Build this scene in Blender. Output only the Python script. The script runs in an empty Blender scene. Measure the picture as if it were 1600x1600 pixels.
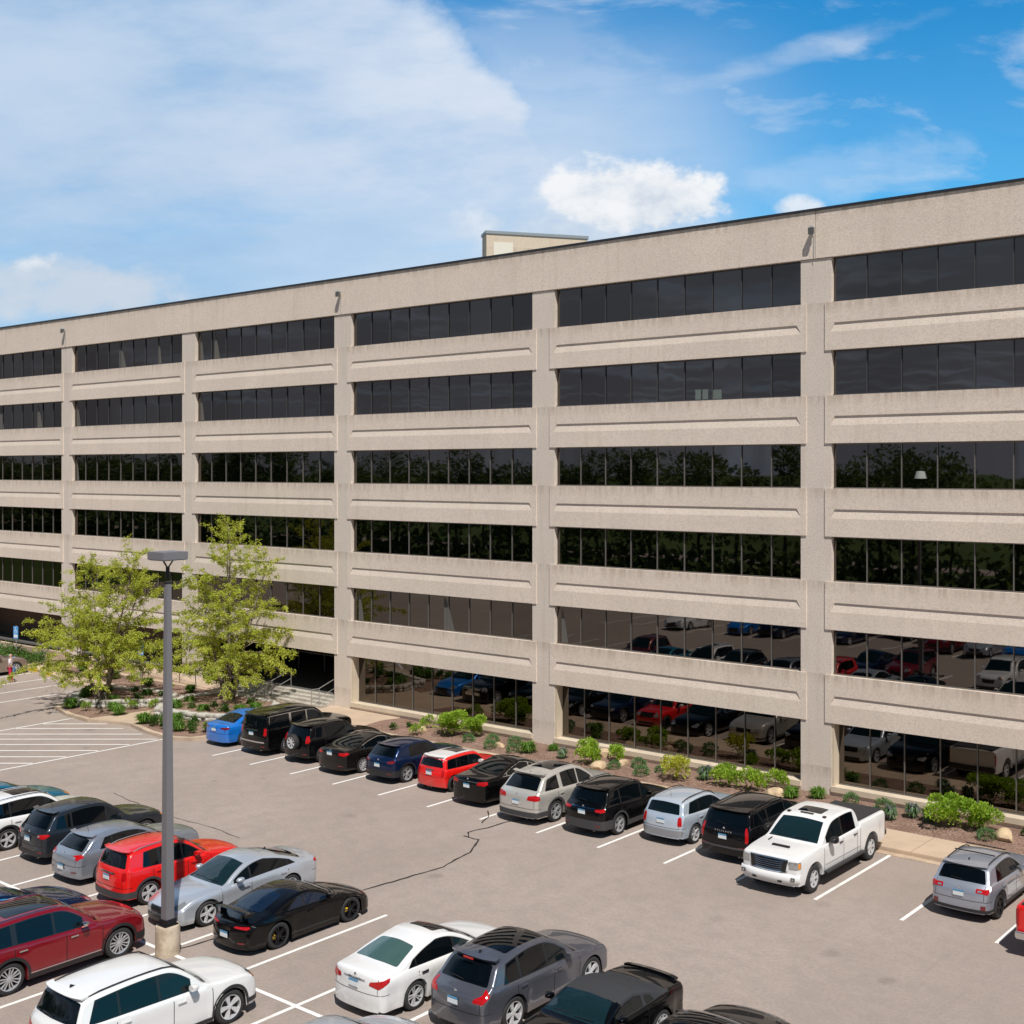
import bpy, bmesh, math, random
from mathutils import Vector, Matrix
from mathutils.bvhtree import BVHTree
from mathutils.geometry import delaunay_2d_cdt
R = math.radians
scene = bpy.context.scene
C = scene.collection
random.seed(7)

# ------------------------------------------------------------------ helpers
def tag(o, label=None, cat=None, group=None, kind=None):
    if label: o['label'] = label
    if cat: o['category'] = cat
    if group: o['group'] = group
    if kind: o['kind'] = kind
    return o

def empty(name, loc=(0, 0, 0), rz=0.0):
    o = bpy.data.objects.new(name, None)
    C.objects.link(o)
    o.empty_display_size = 0.3
    o.location = loc
    o.rotation_euler = (0, 0, rz)
    return o

class MB:
    """collects verts / faces for one mesh"""
    def __init__(self):
        self.v = []; self.f = []; self.mi = []
    def add(self, vs, fs, m=0):
        b = len(self.v)
        self.v.extend([tuple(p) for p in vs])
        for q in fs:
            self.f.append(tuple(b + i for i in q)); self.mi.append(m)
    def box(self, x0, x1, y0, y1, z0, z1, m=0):
        vs = [(x0, y0, z0), (x1, y0, z0), (x1, y1, z0), (x0, y1, z0), (x0, y0, z1), (x1, y0, z1), (x1, y1, z1), (x0, y1, z1)]
        self.add(vs, [(3, 2, 1, 0), (4, 5, 6, 7), (0, 1, 5, 4), (1, 2, 6, 5), (2, 3, 7, 6), (3, 0, 4, 7)], m)
    def prism(self, poly, z0, z1, m=0):
        n = len(poly)
        vs = [(p[0], p[1], z0) for p in poly] + [(p[0], p[1], z1) for p in poly]
        fs = [tuple(range(n - 1, -1, -1)), tuple(range(n, 2 * n))]
        fs += [(i, (i + 1) % n, n + (i + 1) % n, n + i) for i in range(n)]
        self.add(vs, fs, m)
    def tube(self, pts, rads, seg=8, m=0, cap=True):
        pts = [Vector(p) for p in pts]
        if not isinstance(rads, (list, tuple)): rads = [rads] * len(pts)
        rings = []
        up = Vector((0.13, 0.21, 1)).normalized()
        for i, p in enumerate(pts):
            d = (pts[min(i + 1, len(pts) - 1)] - pts[max(i - 1, 0)])
            if d.length < 1e-6: d = Vector((0, 0, 1))
            d.normalize()
            u = up if abs(d.dot(up)) < 0.95 else Vector((1, 0, 0))
            a = d.cross(u).normalized(); b = d.cross(a)
            rings.append([p + (a * math.cos(2 * math.pi * k / seg) + b * math.sin(2 * math.pi * k / seg)) * rads[i] for k in range(seg)])
        vs = [q for r_ in rings for q in r_]
        fs = []
        for i in range(len(pts) - 1):
            for k in range(seg):
                k2 = (k + 1) % seg
                fs.append((i * seg + k, i * seg + k2, (i + 1) * seg + k2, (i + 1) * seg + k))
        if cap:
            fs.append(tuple(range(seg - 1, -1, -1)))
            fs.append(tuple((len(pts) - 1) * seg + k for k in range(seg)))
        self.add(vs, fs, m)
    def lathe(self, prof, seg=24, axis='z', m=0, c=(0, 0, 0)):
        vs = []
        for (r, h) in prof:
            for k in range(seg):
                a = 2 * math.pi * k / seg
                if axis == 'z': vs.append((c[0] + r * math.cos(a), c[1] + r * math.sin(a), c[2] + h))
                else: vs.append((c[0] + r * math.cos(a), c[1] + h, c[2] + r * math.sin(a)))
        fs = []
        for i in range(len(prof) - 1):
            for k in range(seg):
                k2 = (k + 1) % seg
                fs.append((i * seg + k, i * seg + k2, (i + 1) * seg + k2, (i + 1) * seg + k))
        self.add(vs, fs, m)
    def mesh(self, name, mats, smooth=False, angle=40, fixn=False):
        me = bpy.data.meshes.new(name)
        me.from_pydata(self.v, [], self.f)
        if not isinstance(mats, (list, tuple)): mats = [mats]
        for m_ in mats: me.materials.append(m_)
        if len(mats) > 1: me.polygons.foreach_set('material_index', self.mi)
        if fixn:
            bm = bmesh.new(); bm.from_mesh(me)
            bmesh.ops.recalc_face_normals(bm, faces=bm.faces)
            bm.to_mesh(me); bm.free()
        if smooth:
            me.polygons.foreach_set('use_smooth', [True] * len(me.polygons))
            me.set_sharp_from_angle(angle=R(angle))
        me.update()
        return me
    def build(self, name, mats, parent=None, smooth=False, angle=40, fixn=False):
        o = bpy.data.objects.new(name, self.mesh(name, mats, smooth, angle, fixn))
        C.objects.link(o)
        if parent: o.parent = parent
        return o

def bevel(o, w=0.01, seg=2):
    bm = bmesh.new(); bm.from_mesh(o.data)
    bmesh.ops.remove_doubles(bm, verts=bm.verts, dist=1e-5)
    bmesh.ops.recalc_face_normals(bm, faces=bm.faces)
    es = [e for e in bm.edges if len(e.link_faces) == 2 and e.calc_face_angle(0) > R(30)]
    bmesh.ops.bevel(bm, geom=es, offset=w, segments=seg, affect='EDGES', clamp_overlap=True)
    bm.to_mesh(o.data); bm.free()
    o.data.polygons.foreach_set('use_smooth', [True] * len(o.data.polygons))
    o.data.set_sharp_from_angle(angle=R(50))
    return o

def copy_tree(o, parent=None):
    c = o.copy(); C.objects.link(c)
    if parent: c.parent = parent
    for ch in list(o.children): copy_tree(ch, c)
    return c

# ------------------------------------------------------------------ node helper
class NT:
    def __init__(self, tree):
        self.t = tree; self.n = tree.nodes; self.l = tree.links
    def node(self, typ, **kw):
        nd = self.n.new(typ)
        for k, v in kw.items():
            if k.startswith('i_'):
                key = k[2:]
                key = int(key) if key.isdigit() else key.replace('_', ' ')
                self.set(nd.inputs[key], v)
            else: setattr(nd, k, v)
        return nd
    def set(self, inp, v):
        if isinstance(v, bpy.types.NodeSocket): self.l.new(v, inp)
        elif isinstance(v, (tuple, list)) and len(v) == 3 and inp.type == 'RGBA': inp.default_value = (*v, 1)
        else: inp.default_value = v
    def math(self, op, a, b=0.0, c=None, clamp=False):
        nd = self.n.new('ShaderNodeMath'); nd.operation = op; nd.use_clamp = clamp
        self.set(nd.inputs[0], a); self.set(nd.inputs[1], b)
        if c is not None: self.set(nd.inputs[2], c)
        return nd.outputs[0]
    def mix(self, f, a, b, blend='MIX'):
        nd = self.n.new('ShaderNodeMix'); nd.data_type = 'RGBA'; nd.blend_type = blend
        self.set(nd.inputs[0], f); self.set(nd.inputs[6], a); self.set(nd.inputs[7], b)
        return nd.outputs[2]
    def noise(self, vec, scale, detail=4, rough=0.5, w=None, dist=0.0):
        nd = self.n.new('ShaderNodeTexNoise')
        nd.inputs['Scale'].default_value = scale; nd.inputs['Detail'].default_value = detail
        nd.inputs['Roughness'].default_value = rough; nd.inputs['Distortion'].default_value = dist
        if vec is not None: self.l.new(vec, nd.inputs['Vector'])
        return nd.outputs['Fac']
    def ramp(self, f, lo, hi, a=0.0, b=1.0, smooth=True):
        nd = self.n.new('ShaderNodeMapRange'); nd.clamp = True
        if smooth: nd.interpolation_type = 'SMOOTHSTEP'
        self.set(nd.inputs[0], f)
        for i, v in enumerate((lo, hi, a, b)): self.set(nd.inputs[1 + i], v)
        return nd.outputs[0]
    def mapping(self, vec, scale=(1, 1, 1), loc=(0, 0, 0), rot=(0, 0, 0)):
        nd = self.n.new('ShaderNodeMapping')
        self.l.new(vec, nd.inputs[0])
        nd.inputs[1].default_value = loc; nd.inputs[2].default_value = rot; nd.inputs[3].default_value = scale
        return nd.outputs[0]

MATS = {}
def mat(name, col, rough=0.6, metal=0.0, coat=0.0, spec=0.5, **kw):
    if name in MATS: return MATS[name]
    m = bpy.data.materials.new(name); m.use_nodes = True
    b = m.node_tree.nodes['Principled BSDF']
    b.inputs['Base Color'].default_value = (*col, 1)
    b.inputs['Roughness'].default_value = rough
    b.inputs['Metallic'].default_value = metal
    b.inputs['Coat Weight'].default_value = coat
    b.inputs['Coat Roughness'].default_value = 0.03
    b.inputs['Specular IOR Level'].default_value = spec
    MATS[name] = m
    return m

def nmat(name, fn, rough=0.8, spec=0.3):
    """procedural material: fn(NT, pos) -> (colour socket, bump height or None, bump distance)"""
    m = bpy.data.materials.new(name); m.use_nodes = True
    nt = NT(m.node_tree); b = m.node_tree.nodes['Principled BSDF']
    pos = nt.node('ShaderNodeNewGeometry').outputs['Position']
    col, h, d = fn(nt, pos)
    nt.l.new(col, b.inputs['Base Color'])
    b.inputs['Roughness'].default_value = rough
    b.inputs['Specular IOR Level'].default_value = spec
    if h is not None:
        bp = nt.node('ShaderNodeBump'); bp.inputs['Distance'].default_value = d
        bp.inputs['Strength'].default_value = 1.0
        nt.l.new(h, bp.inputs['Height']); nt.l.new(bp.outputs[0], b.inputs['Normal'])
    MATS[name] = m
    return m

# ------------------------------------------------------------------ camera
CAM_Z = 12.69; CAM_Y = -42.55; YAW = R(37.417)
cam = bpy.data.cameras.new('camera'); co = bpy.data.objects.new('camera', cam); C.objects.link(co)
co.location = (0, CAM_Y, CAM_Z); co.rotation_euler = (R(90), 0, YAW)
cam.sensor_width = 36; cam.lens = 1901.9 / 1600 * 36
cam.shift_x = -155 / 1600; cam.shift_y = -65 / 1600
cam.clip_start = 0.5; cam.clip_end = 6000
scene.camera = co
scene.render.resolution_x = scene.render.resolution_y = 1024
scene.view_settings.view_transform = 'Standard'; scene.view_settings.look = 'None'
scene.view_settings.exposure = 0; scene.view_settings.gamma = 1
scene.cycles.max_bounces = 8; scene.cycles.transparent_max_bounces = 8
scene.cycles.sample_clamp_indirect = 6

# ------------------------------------------------------------------ sun + sky
SUN_EL = 57.0; SUN_A = 37.0      # elevation; angle in front of the +x axis
sx, sy, sz = math.cos(R(SUN_EL)) * math.cos(R(SUN_A)), -math.cos(R(SUN_EL)) * math.sin(R(SUN_A)), math.sin(R(SUN_EL))
sun = bpy.data.lights.new('sun', 'SUN'); so = bpy.data.objects.new('sun', sun); C.objects.link(so)
sun.energy = 5.0; sun.angle = R(0.5); sun.color = (1.0, 0.95, 0.885)
so.rotation_euler = Vector((sx, sy, sz)).to_track_quat('Z', 'Y').to_euler()
so.location = (40, -40, 60)
w = bpy.data.worlds.new('World'); scene.world = w; w.use_nodes = True
nt = NT(w.node_tree); w.node_tree.nodes.clear()
sky = nt.node('ShaderNodeTexSky'); sky.sky_type = 'NISHITA'; sky.sun_disc = False
sky.sun_elevation = R(SUN_EL); sky.sun_rotation = math.atan2(sx, sy)
sky.altitude = 300; sky.air_density = 1.0; sky.dust_density = 0.4; sky.ozone_density = 2.0
tc = nt.node('ShaderNodeTexCoord').outputs['Generated']
def dot(v):
    nd = nt.node('ShaderNodeVectorMath', operation='DOT_PRODUCT'); nt.l.new(tc, nd.inputs[0]); nd.inputs[1].default_value = v
    return nd.outputs['Value']
fw = dot((-math.sin(YAW), math.cos(YAW), 0)); rt = dot((math.cos(YAW), math.sin(YAW), 0)); up = dot((0, 0, 1))
fc = nt.math('MAXIMUM', fw, 0.12)
A = nt.math('DIVIDE', rt, fc)          # tangent of bearing from the view of the building
B = nt.math('DIVIDE', up, fc)          # tangent of height
# plane coordinates for the high cloud sheet
upc = nt.math('MAXIMUM', up, 0.05)
comb = nt.node('ShaderNodeCombineXYZ'); nt.l.new(A, comb.inputs[0]); nt.l.new(B, comb.inputs[1])
AB = comb.outputs[0]
n1 = nt.noise(nt.mapping(AB, (1.5, 4.2, 1), (3, 1, 0), (0, 0, R(-22))), 2.0, 8, 0.62)
n2 = nt.noise(nt.mapping(AB, (3.0, 9.0, 1), (7, 4, 0), (0, 0, R(20))), 2.5, 7, 0.6, dist=0.3)
n3 = nt.noise(nt.mapping(AB, (1, 1.35, 1), (1, 9, 0)), 16.0, 7, 0.6)
n4 = nt.noise(nt.mapping(AB, (1, 1.2, 1), (5, 2, 0)), 3.3, 6, 0.55)
def S(*a): return nt.math(*a)
# front-edge of the big cloud: A + 0.52*B < -0.065 lies inside
edge = S('ADD', A, S('MULTIPLY', B, 0.97))
edge = S('SUBTRACT', 0.238, edge)
edge = S('ADD', edge, S('MULTIPLY', S('SUBTRACT', n4, 0.5), 0.13))
edge = S('ADD', edge, S('MULTIPLY', S('SUBTRACT', n3, 0.5), 0.06))
big = nt.ramp(edge, 0.0, 0.045)
body = S('MULTIPLY', nt.ramp(n1, 0.26, 0.56, 0.74, 1.0), nt.ramp(n4, .25, .55, .85, 1.0))
lowfade = nt.ramp(B, 0.10, 0.26, 0.70, 1.0)
big = S('MULTIPLY', S('MULTIPLY', big, body), lowfade)
# thin haze bank lower down
hz = nt.ramp(B, 0.42, 0.24, 0.0, 0.90)
hz = S('MULTIPLY', hz, nt.ramp(n2, 0.22, 0.52, 0.72, 1.0))
hz = S('MULTIPLY', hz, nt.ramp(A, 0.20, -0.05, 0.12, 1.0))
# wisps on the right
ws_ = S('MULTIPLY', nt.ramp(n2, 0.46, 0.74, 0.0, 0.55), nt.ramp(B, 0.15, 0.30))
def puff(cx, cy, rx_, ry_, sharp=0.35, amp=1.1, flat=0.5):
    a = S('DIVIDE', S('SUBTRACT', A, cx), rx_); b = S('DIVIDE', S('SUBTRACT', B, cy), ry_)
    b2 = S('MULTIPLY', b, b)
    d = S('ADD', S('MULTIPLY', a, a), b2)
    d = S('ADD', d, S('MULTIPLY', S('SUBTRACT', n3, 0.5), -amp * 2.2))
    d = S('ADD', d, S('MULTIPLY', S('SUBTRACT', n4, 0.5), -amp))
    return nt.ramp(d, 1.0, 1.0 - sharp)
p1 = puff(0.022, 0.226, 0.098, 0.036, 0.65, 1.5)
pb = S('MULTIPLY', puff(-0.01, 0.200, 0.15, 0.034, 1.0, 1.1), 0.60)
p2 = puff(0.155, 0.216, 0.026, 0.014, 0.9, 0.9)
p3 = puff(-0.44, 0.148, 0.125, 0.028, 1.0, 1.5)
def streak(cx, cy, rx_, ry_, ang, amp):
    a = S('SUBTRACT', A, cx); b = S('SUBTRACT', B, cy); c_, s_ = math.cos(R(ang)), math.sin(R(ang))
    u = S('DIVIDE', S('ADD', S('MULTIPLY', a, c_), S('MULTIPLY', b, s_)), rx_); v = S('DIVIDE', S('SUBTRACT', S('MULTIPLY', b, c_), S('MULTIPLY', a, s_)), ry_)
    d = S('ADD', S('MULTIPLY', u, u), S('MULTIPLY', v, v))
    d = S('ADD', d, S('MULTIPLY', S('SUBTRACT', n2, 0.5), -amp * 2)); d = S('ADD', d, S('MULTIPLY', S('SUBTRACT', n3, 0.5), -amp))
    return nt.ramp(d, 1.1, -0.1)
s1 = S('MULTIPLY', streak(0.160, 0.345, 0.13, 0.014, 15, 1.6), 0.24)
s2 = S('MULTIPLY', streak(-0.045, 0.352, 0.11, 0.040, -12, 2.6), 0.12)
s3 = S('MULTIPLY', streak(0.20, 0.245, 0.12, 0.030, 12, 1.8), 0.20)
pf = S('MAXIMUM', S('MAXIMUM', p1, pb), S('MAXIMUM', S('MULTIPLY', p2, 0.8), S('MULTIPLY', p3, 0.9)))
pf = S('MAXIMUM', pf, S('MAXIMUM', s1, S('MAXIMUM', s2, s3)))
front = nt.ramp(fw, 0.12, 0.35)
m_ = S('MAXIMUM', S('MAXIMUM', big, hz), ws_)
m_ = S('MULTIPLY', m_, front)
pf = S('MULTIPLY', pf, front)
# clouds in the rest of the sky
comb2 = nt.node('ShaderNodeCombineXYZ')
nt.l.new(S('DIVIDE', dot((1, 0, 0)), upc), comb2.inputs[0]); nt.l.new(S('DIVIDE', dot((0, 1, 0)), upc), comb2.inputs[1])
n5 = nt.noise(comb2.outputs[0], 0.9, 7, 0.58)
back = S('MULTIPLY', S('MULTIPLY', nt.ramp(n5, 0.47, 0.66, 0.0, 0.50), nt.ramp(up, .42, .32)), S('SUBTRACT', 1.0, front))
m_ = S('MAXIMUM', m_, back)
m_ = S('MAXIMUM', m_, S('MULTIPLY', nt.ramp(n5, 0.50, 0.68, 0.0, 0.22), nt.ramp(up, 0.45, 0.65)))
hs = nt.node('ShaderNodeHueSaturation', i_Saturation=1.28, i_Value=1.0); nt.l.new(sky.outputs[0], hs.inputs['Color'])
skc = nt.mix(1.0, hs.outputs[0], (0.30, 1.36, 1.50), 'MULTIPLY')
dk = nt.ramp(up, 0.38, 0.70, 0.105, 0.036)  # overhead sky, out of view, darkened on purpose to cut fill light
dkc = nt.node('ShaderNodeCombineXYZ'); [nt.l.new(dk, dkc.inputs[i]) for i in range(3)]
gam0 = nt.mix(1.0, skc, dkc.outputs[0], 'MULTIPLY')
gback = nt.mix(nt.ramp(up, .05, .55), (0.26, 0.285, 0.355), nt.mix(1.0, gam0, (1.3, 0.50, 0.42), 'MULTIPLY'))  # unseen sky behind the camera greyed and dimmed: darker reflections, less fill
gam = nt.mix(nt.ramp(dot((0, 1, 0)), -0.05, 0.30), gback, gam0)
# shading inside clouds
cs = nt.mix(S('ADD', S('MULTIPLY', nt.ramp(n1, 0.28, 0.68), 0.55), S('MULTIPLY', nt.ramp(A, -0.42, -0.10), 0.45)), (0.35, 0.53, 0.765), (0.70, 0.78, 0.90))
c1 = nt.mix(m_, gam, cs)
ps = nt.mix(nt.ramp(S('ADD', n3, S('MULTIPLY', B, 3.0)), 1.00, 1.30), (0.60, 0.68, 0.78), (0.90, 0.92, 0.95))
c2 = nt.mix(pf, c1, ps)
bg = nt.node('ShaderNodeBackground'); nt.l.new(c2, bg.inputs[0]); bg.inputs[1].default_value = 1.0
out = nt.node('ShaderNodeOutputWorld'); nt.l.new(bg.outputs[0], out.inputs[0])

# ------------------------------------------------------------------ surface materials
def f_asphalt(nt, p):
    a = nt.noise(p, 0.16, 5, 0.6); b = nt.noise(p, 1.3, 5, 0.65); c = nt.noise(p, 30, 4, 0.8); s = nt.noise(nt.mapping(p, (1.6, .10, 1)), 1.2, 4, 0.6)
    sp = nt.node('ShaderNodeTexVoronoi', i_Scale=38.0); nt.l.new(p, sp.inputs['Vector'])
    e = nt.noise(p, 9.0, 5, .8); e2 = nt.noise(nt.mapping(p, (.3, 2.5, 1), rot=(0, 0, .35)), 1.6, 5, .7)
    col = nt.mix(nt.ramp(a, .3, .7), (.312, .250, .217), (.390, .318, .278))
    col = nt.mix(nt.ramp(e, .38, .64, 0, .52), col, (.22, .18, .158))
    col = nt.mix(nt.ramp(e2, .55, .8, 0, .35), col, (.43, .36, .32))
    col = nt.mix(nt.ramp(b, .35, .75, 0, .55), col, (.235, .197, .176))
    col = nt.mix(nt.ramp(s, .60, .78, 0, .30), col, (.20, .168, .15))
    col = nt.mix(nt.ramp(c, .35, .7, 0, .5), col, (.40, .35, .315))
    col = nt.mix(nt.ramp(sp.outputs['Distance'], .16, .05, 0, .45), col, (.14, .12, .11))
    v2 = nt.node('ShaderNodeTexVoronoi', i_Scale=.55); nt.l.new(p, v2.inputs['Vector'])
    sepc = nt.node('ShaderNodeSeparateColor'); nt.l.new(v2.outputs['Color'], sepc.inputs[0])
    oil = nt.math('MULTIPLY', nt.ramp(nt.math('ADD', v2.outputs['Distance'], nt.math('MULTIPLY', nt.math('SUBTRACT', b, .5), .5)), .20, .05), nt.ramp(sepc.outputs[0], .60, .95, 0, .34))
    col = nt.mix(oil, col, (.10, .085, .078))
    d = nt.noise(p, .75, 3, .5)
    col = nt.mix(nt.ramp(d, .72, .80, 0, .35), col, (.13, .11, .10))
    return col, c, 0.004
f_as = nmat('asphalt', f_asphalt, 0.9, 0.25)
def f_conc(base, dark, scale=1.0):
    def f(nt, p):
        a = nt.noise(p, .9 * scale, 5, .6); c = nt.noise(p, 40 * scale, 3, .7)
        col = nt.mix(nt.ramp(a, .35, .7), base, dark)
        col = nt.mix(nt.ramp(c, .4, .7, 0, .35), col, tuple(x * .7 for x in base))
        return col, c, .003
    return f
concrete = nmat('sidewalk_concrete', f_conc((.55, .42, .31), (.46, .36, .27)))
kerbm = nmat('kerb_concrete', f_conc((.56, .44, .33), (.40, .30, .22)))
stonem = nmat('limestone', f_conc((.55, .52, .46), (.33, .31, .27), 4))
stepm = nmat('step_concrete', f_conc((.52, .48, .42), (.36, .33, .29), 2))
def f_facade(g, streak=True):
    def f(nt, p):
        a = nt.noise(p, .35, 5, .6); c = nt.noise(p, 14, 3, .75); c2 = nt.noise(p, 45, 2, .8)
        st = nt.noise(nt.mapping(p, (2.2, 2.2, .12)), 1.0, 5, .65)
        col = nt.mix(nt.ramp(a, .3, .7), tuple(g), tuple(x * .90 for x in g))
        col = nt.mix(nt.ramp(st, .52, .75, 0, .5), col, (g[0] * .70, g[1] * .66, g[2] * .62))
        col = nt.mix(nt.ramp(c, .42, .66, 0, .60), col, tuple(x * .66 for x in g))
        col = nt.mix(nt.ramp(c2, .35, .65, 0, .30), col, tuple(min(1, x * 1.3) for x in g))
        vo = nt.node('ShaderNodeTexVoronoi', i_Scale=9.0); nt.l.new(p, vo.inputs['Vector'])
        col = nt.mix(nt.ramp(vo.outputs['Distance'], .22, .08, 0, .35), col, tuple(x * .55 for x in g))
        sp = nt.node('ShaderNodeSeparateXYZ'); nt.l.new(p, sp.inputs[0])
        fz = nt.math('FRACT', nt.math('DIVIDE', nt.math('SUBTRACT', 19.21, sp.outputs[2]), 3.605))
        rain = nt.noise(nt.mapping(p, (3.5, 3.5, .25)), 1.3, 4, .7)
        rm = nt.math('MULTIPLY', nt.ramp(fz, .16, .0), nt.ramp(rain, .40, .66, .1, .62))
        rm = nt.math('MULTIPLY', rm, nt.ramp(fz, .52, .50))
        col = nt.mix(rm, col, (g[0] * .55, g[1] * .50, g[2] * .45))
        return col, nt.math('ADD', c, c2), .008
    return f
panelm = nmat('aggregate_panel', f_facade((.77, .665, .57)), .9, .2)
columnm = nmat('aggregate_column', f_facade((.71, .625, .545)), .9, .2)
revealm = nmat('reveal_concrete', f_conc((.66, .56, .43), (.56, .47, .36)))
def f_brick(nt, p):
    br = nt.node('ShaderNodeTexBrick', i_Scale=4.0, i_Color1=(.16, .09, .06), i_Color2=(.11, .065, .045), i_Mortar=(.2, .17, .14))
    nt.l.new(nt.mapping(p, (1, 1, 1), (0, 0, 0), (R(90), 0, 0)), br.inputs['Vector'])
    return br.outputs['Color'], None, 0
brickm = nmat('brown_brick', f_brick)
def f_mulch(nt, p):
    c = nt.noise(p, 13, 6, .85); a = nt.noise(p, 1.2, 4, .6); d = nt.noise(p, 34, 4, .85)
    col = nt.mix(nt.ramp(c, .36, .64), (.12, .068, .052), (.44, .30, .235))
    col = nt.mix(nt.ramp(a, .4, .7, 0, .5), col, (.16, .095, .07))
    col = nt.mix(nt.ramp(d, .55, .72, 0, .5), col, (.46, .33, .26))
    return col, c, .05
mulchm = nmat('bark_mulch', f_mulch, .95, .1)
def f_grass(nt, p):
    a = nt.noise(p, .05, 5, .6); c = nt.noise(p, 6, 4, .7)
    col = nt.mix(nt.ramp(a, .35, .65), (.05, .085, .022), (.085, .12, .035))
    col = nt.mix(nt.ramp(c, .35, .7), col, (.045, .07, .02))
    return col, c, .05
grassm = nmat('grass', f_grass, .95, .1)
def f_paint(nt, p):
    c = nt.noise(p, 12, 5, .75); a = nt.noise(p, 1.5, 3, .6)
    col = nt.mix(nt.ramp(c, .56, .72, 0, .8), (.80, .79, .76), (.40, .36, .33))
    col = nt.mix(nt.ramp(a, .5, .75, 0, .35), col, (.45, .41, .38))
    return col, None, 0
paintm = nmat('white_line_paint', f_paint, .7)
yellowm = mat('yellow_kerb_paint', (.75, .50, .05), .7)
def f_rock(nt, p):
    a = nt.noise(p, 3, 6, .65)
    return nt.mix(nt.ramp(a, .35, .7), (.62, .47, .30), (.40, .30, .20)), a, .06
rockm = nmat('buff_rock', f_rock)
copingm = mat('dark_coping', (.035, .04, .05), .4, .3)
framem = mat('bronze_mullion', (.20, .185, .17), .45, .5)
roofm = mat('roof_gravel', (.25, .24, .22), .95)
blackm = mat('black_metal', (.015, .015, .017), .45, .3)
tarm = mat('crack_tar', (.022, .020, .019), .6)
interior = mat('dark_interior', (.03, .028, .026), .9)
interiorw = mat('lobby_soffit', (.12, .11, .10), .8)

def f_glass():
    m = bpy.data.materials.new('bronze_glass'); m.use_nodes = True
    nt = NT(m.node_tree); b = m.node_tree.nodes['Principled BSDF']
    b.inputs['Metallic'].default_value = 1.0; b.inputs['Roughness'].default_value = 0.015
    b.inputs['Base Color'].default_value = (.215, .170, .125, 1)
    b.inputs['Specular IOR Level'].default_value = 0.35
    b.inputs['Specular Tint'].default_value = (.5, .42, .35, 1)
    oi = nt.node('ShaderNodeNewGeometry').outputs['Random Per Island']
    pos = nt.node('ShaderNodeNewGeometry').outputs['Position']
    col = nt.mix(oi, (.102, .092, .084), (.158, .143, .132))
    nt.l.new(col, b.inputs['Base Color'])
    n = nt.noise(pos, .55, 2, .4)
    bp = nt.node('ShaderNodeBump'); bp.inputs['Distance'].default_value = .018; bp.inputs['Strength'].default_value = .22
    nt.l.new(n, bp.inputs['Height']); nt.l.new(bp.outputs[0], b.inputs['Normal'])
    return m
glassm = f_glass()

# ------------------------------------------------------------------ ground
def sheet(name, poly, z, m, kind='structure'):
    mb = MB(); mb.add([(x, y, z) for x, y in poly], [tuple(range(len(poly)))])
    return tag(mb.build(name, m), kind=kind)
sheet('ground', [(-2500, -2500), (2500, -2500), (2500, 2500), (-2500, 2500)], -0.02, grassm)
sheet('parking_lot', [(-125, -72), (45, -72), (45, 0.5), (-125, 0.5)], 0.0, f_as)
sheet("access_road", [(-400, -110), (400, -110), (400, -102), (-400, -102)], 0.0, f_as)
KY = -5.1      # kerb face of the back row
# painted lines
pl = MB()
def line(x0, y0, x1, y1, wd=0.12, z=0.005):
    d = Vector((x1 - x0, y1 - y0)).normalized(); n = Vector((-d.y, d.x)) * wd / 2
    pl.add([(x0 - n.x, y0 - n.y, z), (x1 - n.x, y1 - n.y, z), (x1 + n.x, y1 + n.y, z), (x0 + n.x, y0 + n.y, z)], [(0, 1, 2, 3)])
for k in range(-15, 14):
    x = -22.52 + 2.72 * (k + 2) - 0.0
    if x < -47.3: continue
    line(x, -10.32, x, KY - .02)
for k in range(-13, 20):
    x = -26.19 + 2.735 * k
    line(x, -18.85, x, -29.6)
line(-26.19 - 13 * 2.735, -24.2, -26.19 + 19 * 2.735, -24.2, z=0.009)
for k in range(-13, 20):
    x = -26.19 + 2.735 * k
    line(x, -36.6, x, -47.2)
# hatched crossing at the left
line(-59.6, -17.5, -59.75, -9.6); line(-51.85, -18.0, -51.7, -9.75)
ca, sa = math.cos(YAW), math.sin(YAW)
for (xe, ye, n) in [(-57.06, -9.5, 1), (-55.4, -9.6, 1), (-53.5, -9.75, 1), (-51.95, -9.95, 1), (-51.95, -11.35, 1), (-51.95, -12.9, 1), (-51.95, -14.4, 1), (-51.95, -15.9, 1), (-51.95, -17.4, 1)]:
    t = (xe + 59.6) / ca
    line(xe - ca * t, ye - sa * t, xe, ye)
for x in (-66.95, -69.7, -72.4, -75.1): line(x, -10.2, x, -5.0 + (x + 67) * -.12)
line(-78, -10.2, -66.9, -10.2, z=0.009)
tag(pl.build('painted_lines', paintm), kind='structure')
# crack sealant
ck = MB()
def crack(pts, wd=0.07, seed=1):
    rnd = random.Random(seed); P = [Vector(p) for p in pts]; Q = []
    for a, b in zip(P[:-1], P[1:]):
        n = max(2, int((b - a).length / .25))
        for i in range(n): Q.append(a.lerp(b, i / n) + Vector((rnd.uniform(-.035, .035), rnd.uniform(-.035, .035))))
    Q.append(P[-1])
    vs = []
    for i, q in enumerate(Q):
        d = (Q[min(i + 1, len(Q) - 1)] - Q[max(i - 1, 0)]).normalized(); n = Vector((-d.y, d.x)) * wd * rnd.uniform(.3, .75)
        vs += [(q.x + n.x, q.y + n.y, .013), (q.x - n.x, q.y - n.y, .013)]
    ck.add(vs, [(2 * i, 2 * i + 1, 2 * i + 3, 2 * i + 2) for i in range(len(Q) - 1)])
crack([(-28.7, -24.1), (-28.45, -21.5), (-28.3, -17.9), (-28.1, -16.3), (-27.95, -14.9), (-28.3, -13.3), (-29.0, -12.1), (-29.45, -12.15), (-29.75, -12.1)], .058, 2)
crack([(-29.45, -12.15), (-29.9, -11.7), (-29.75, -10.9), (-29.7, -10.0), (-29.2, -9.0)], .05, 3)
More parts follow.
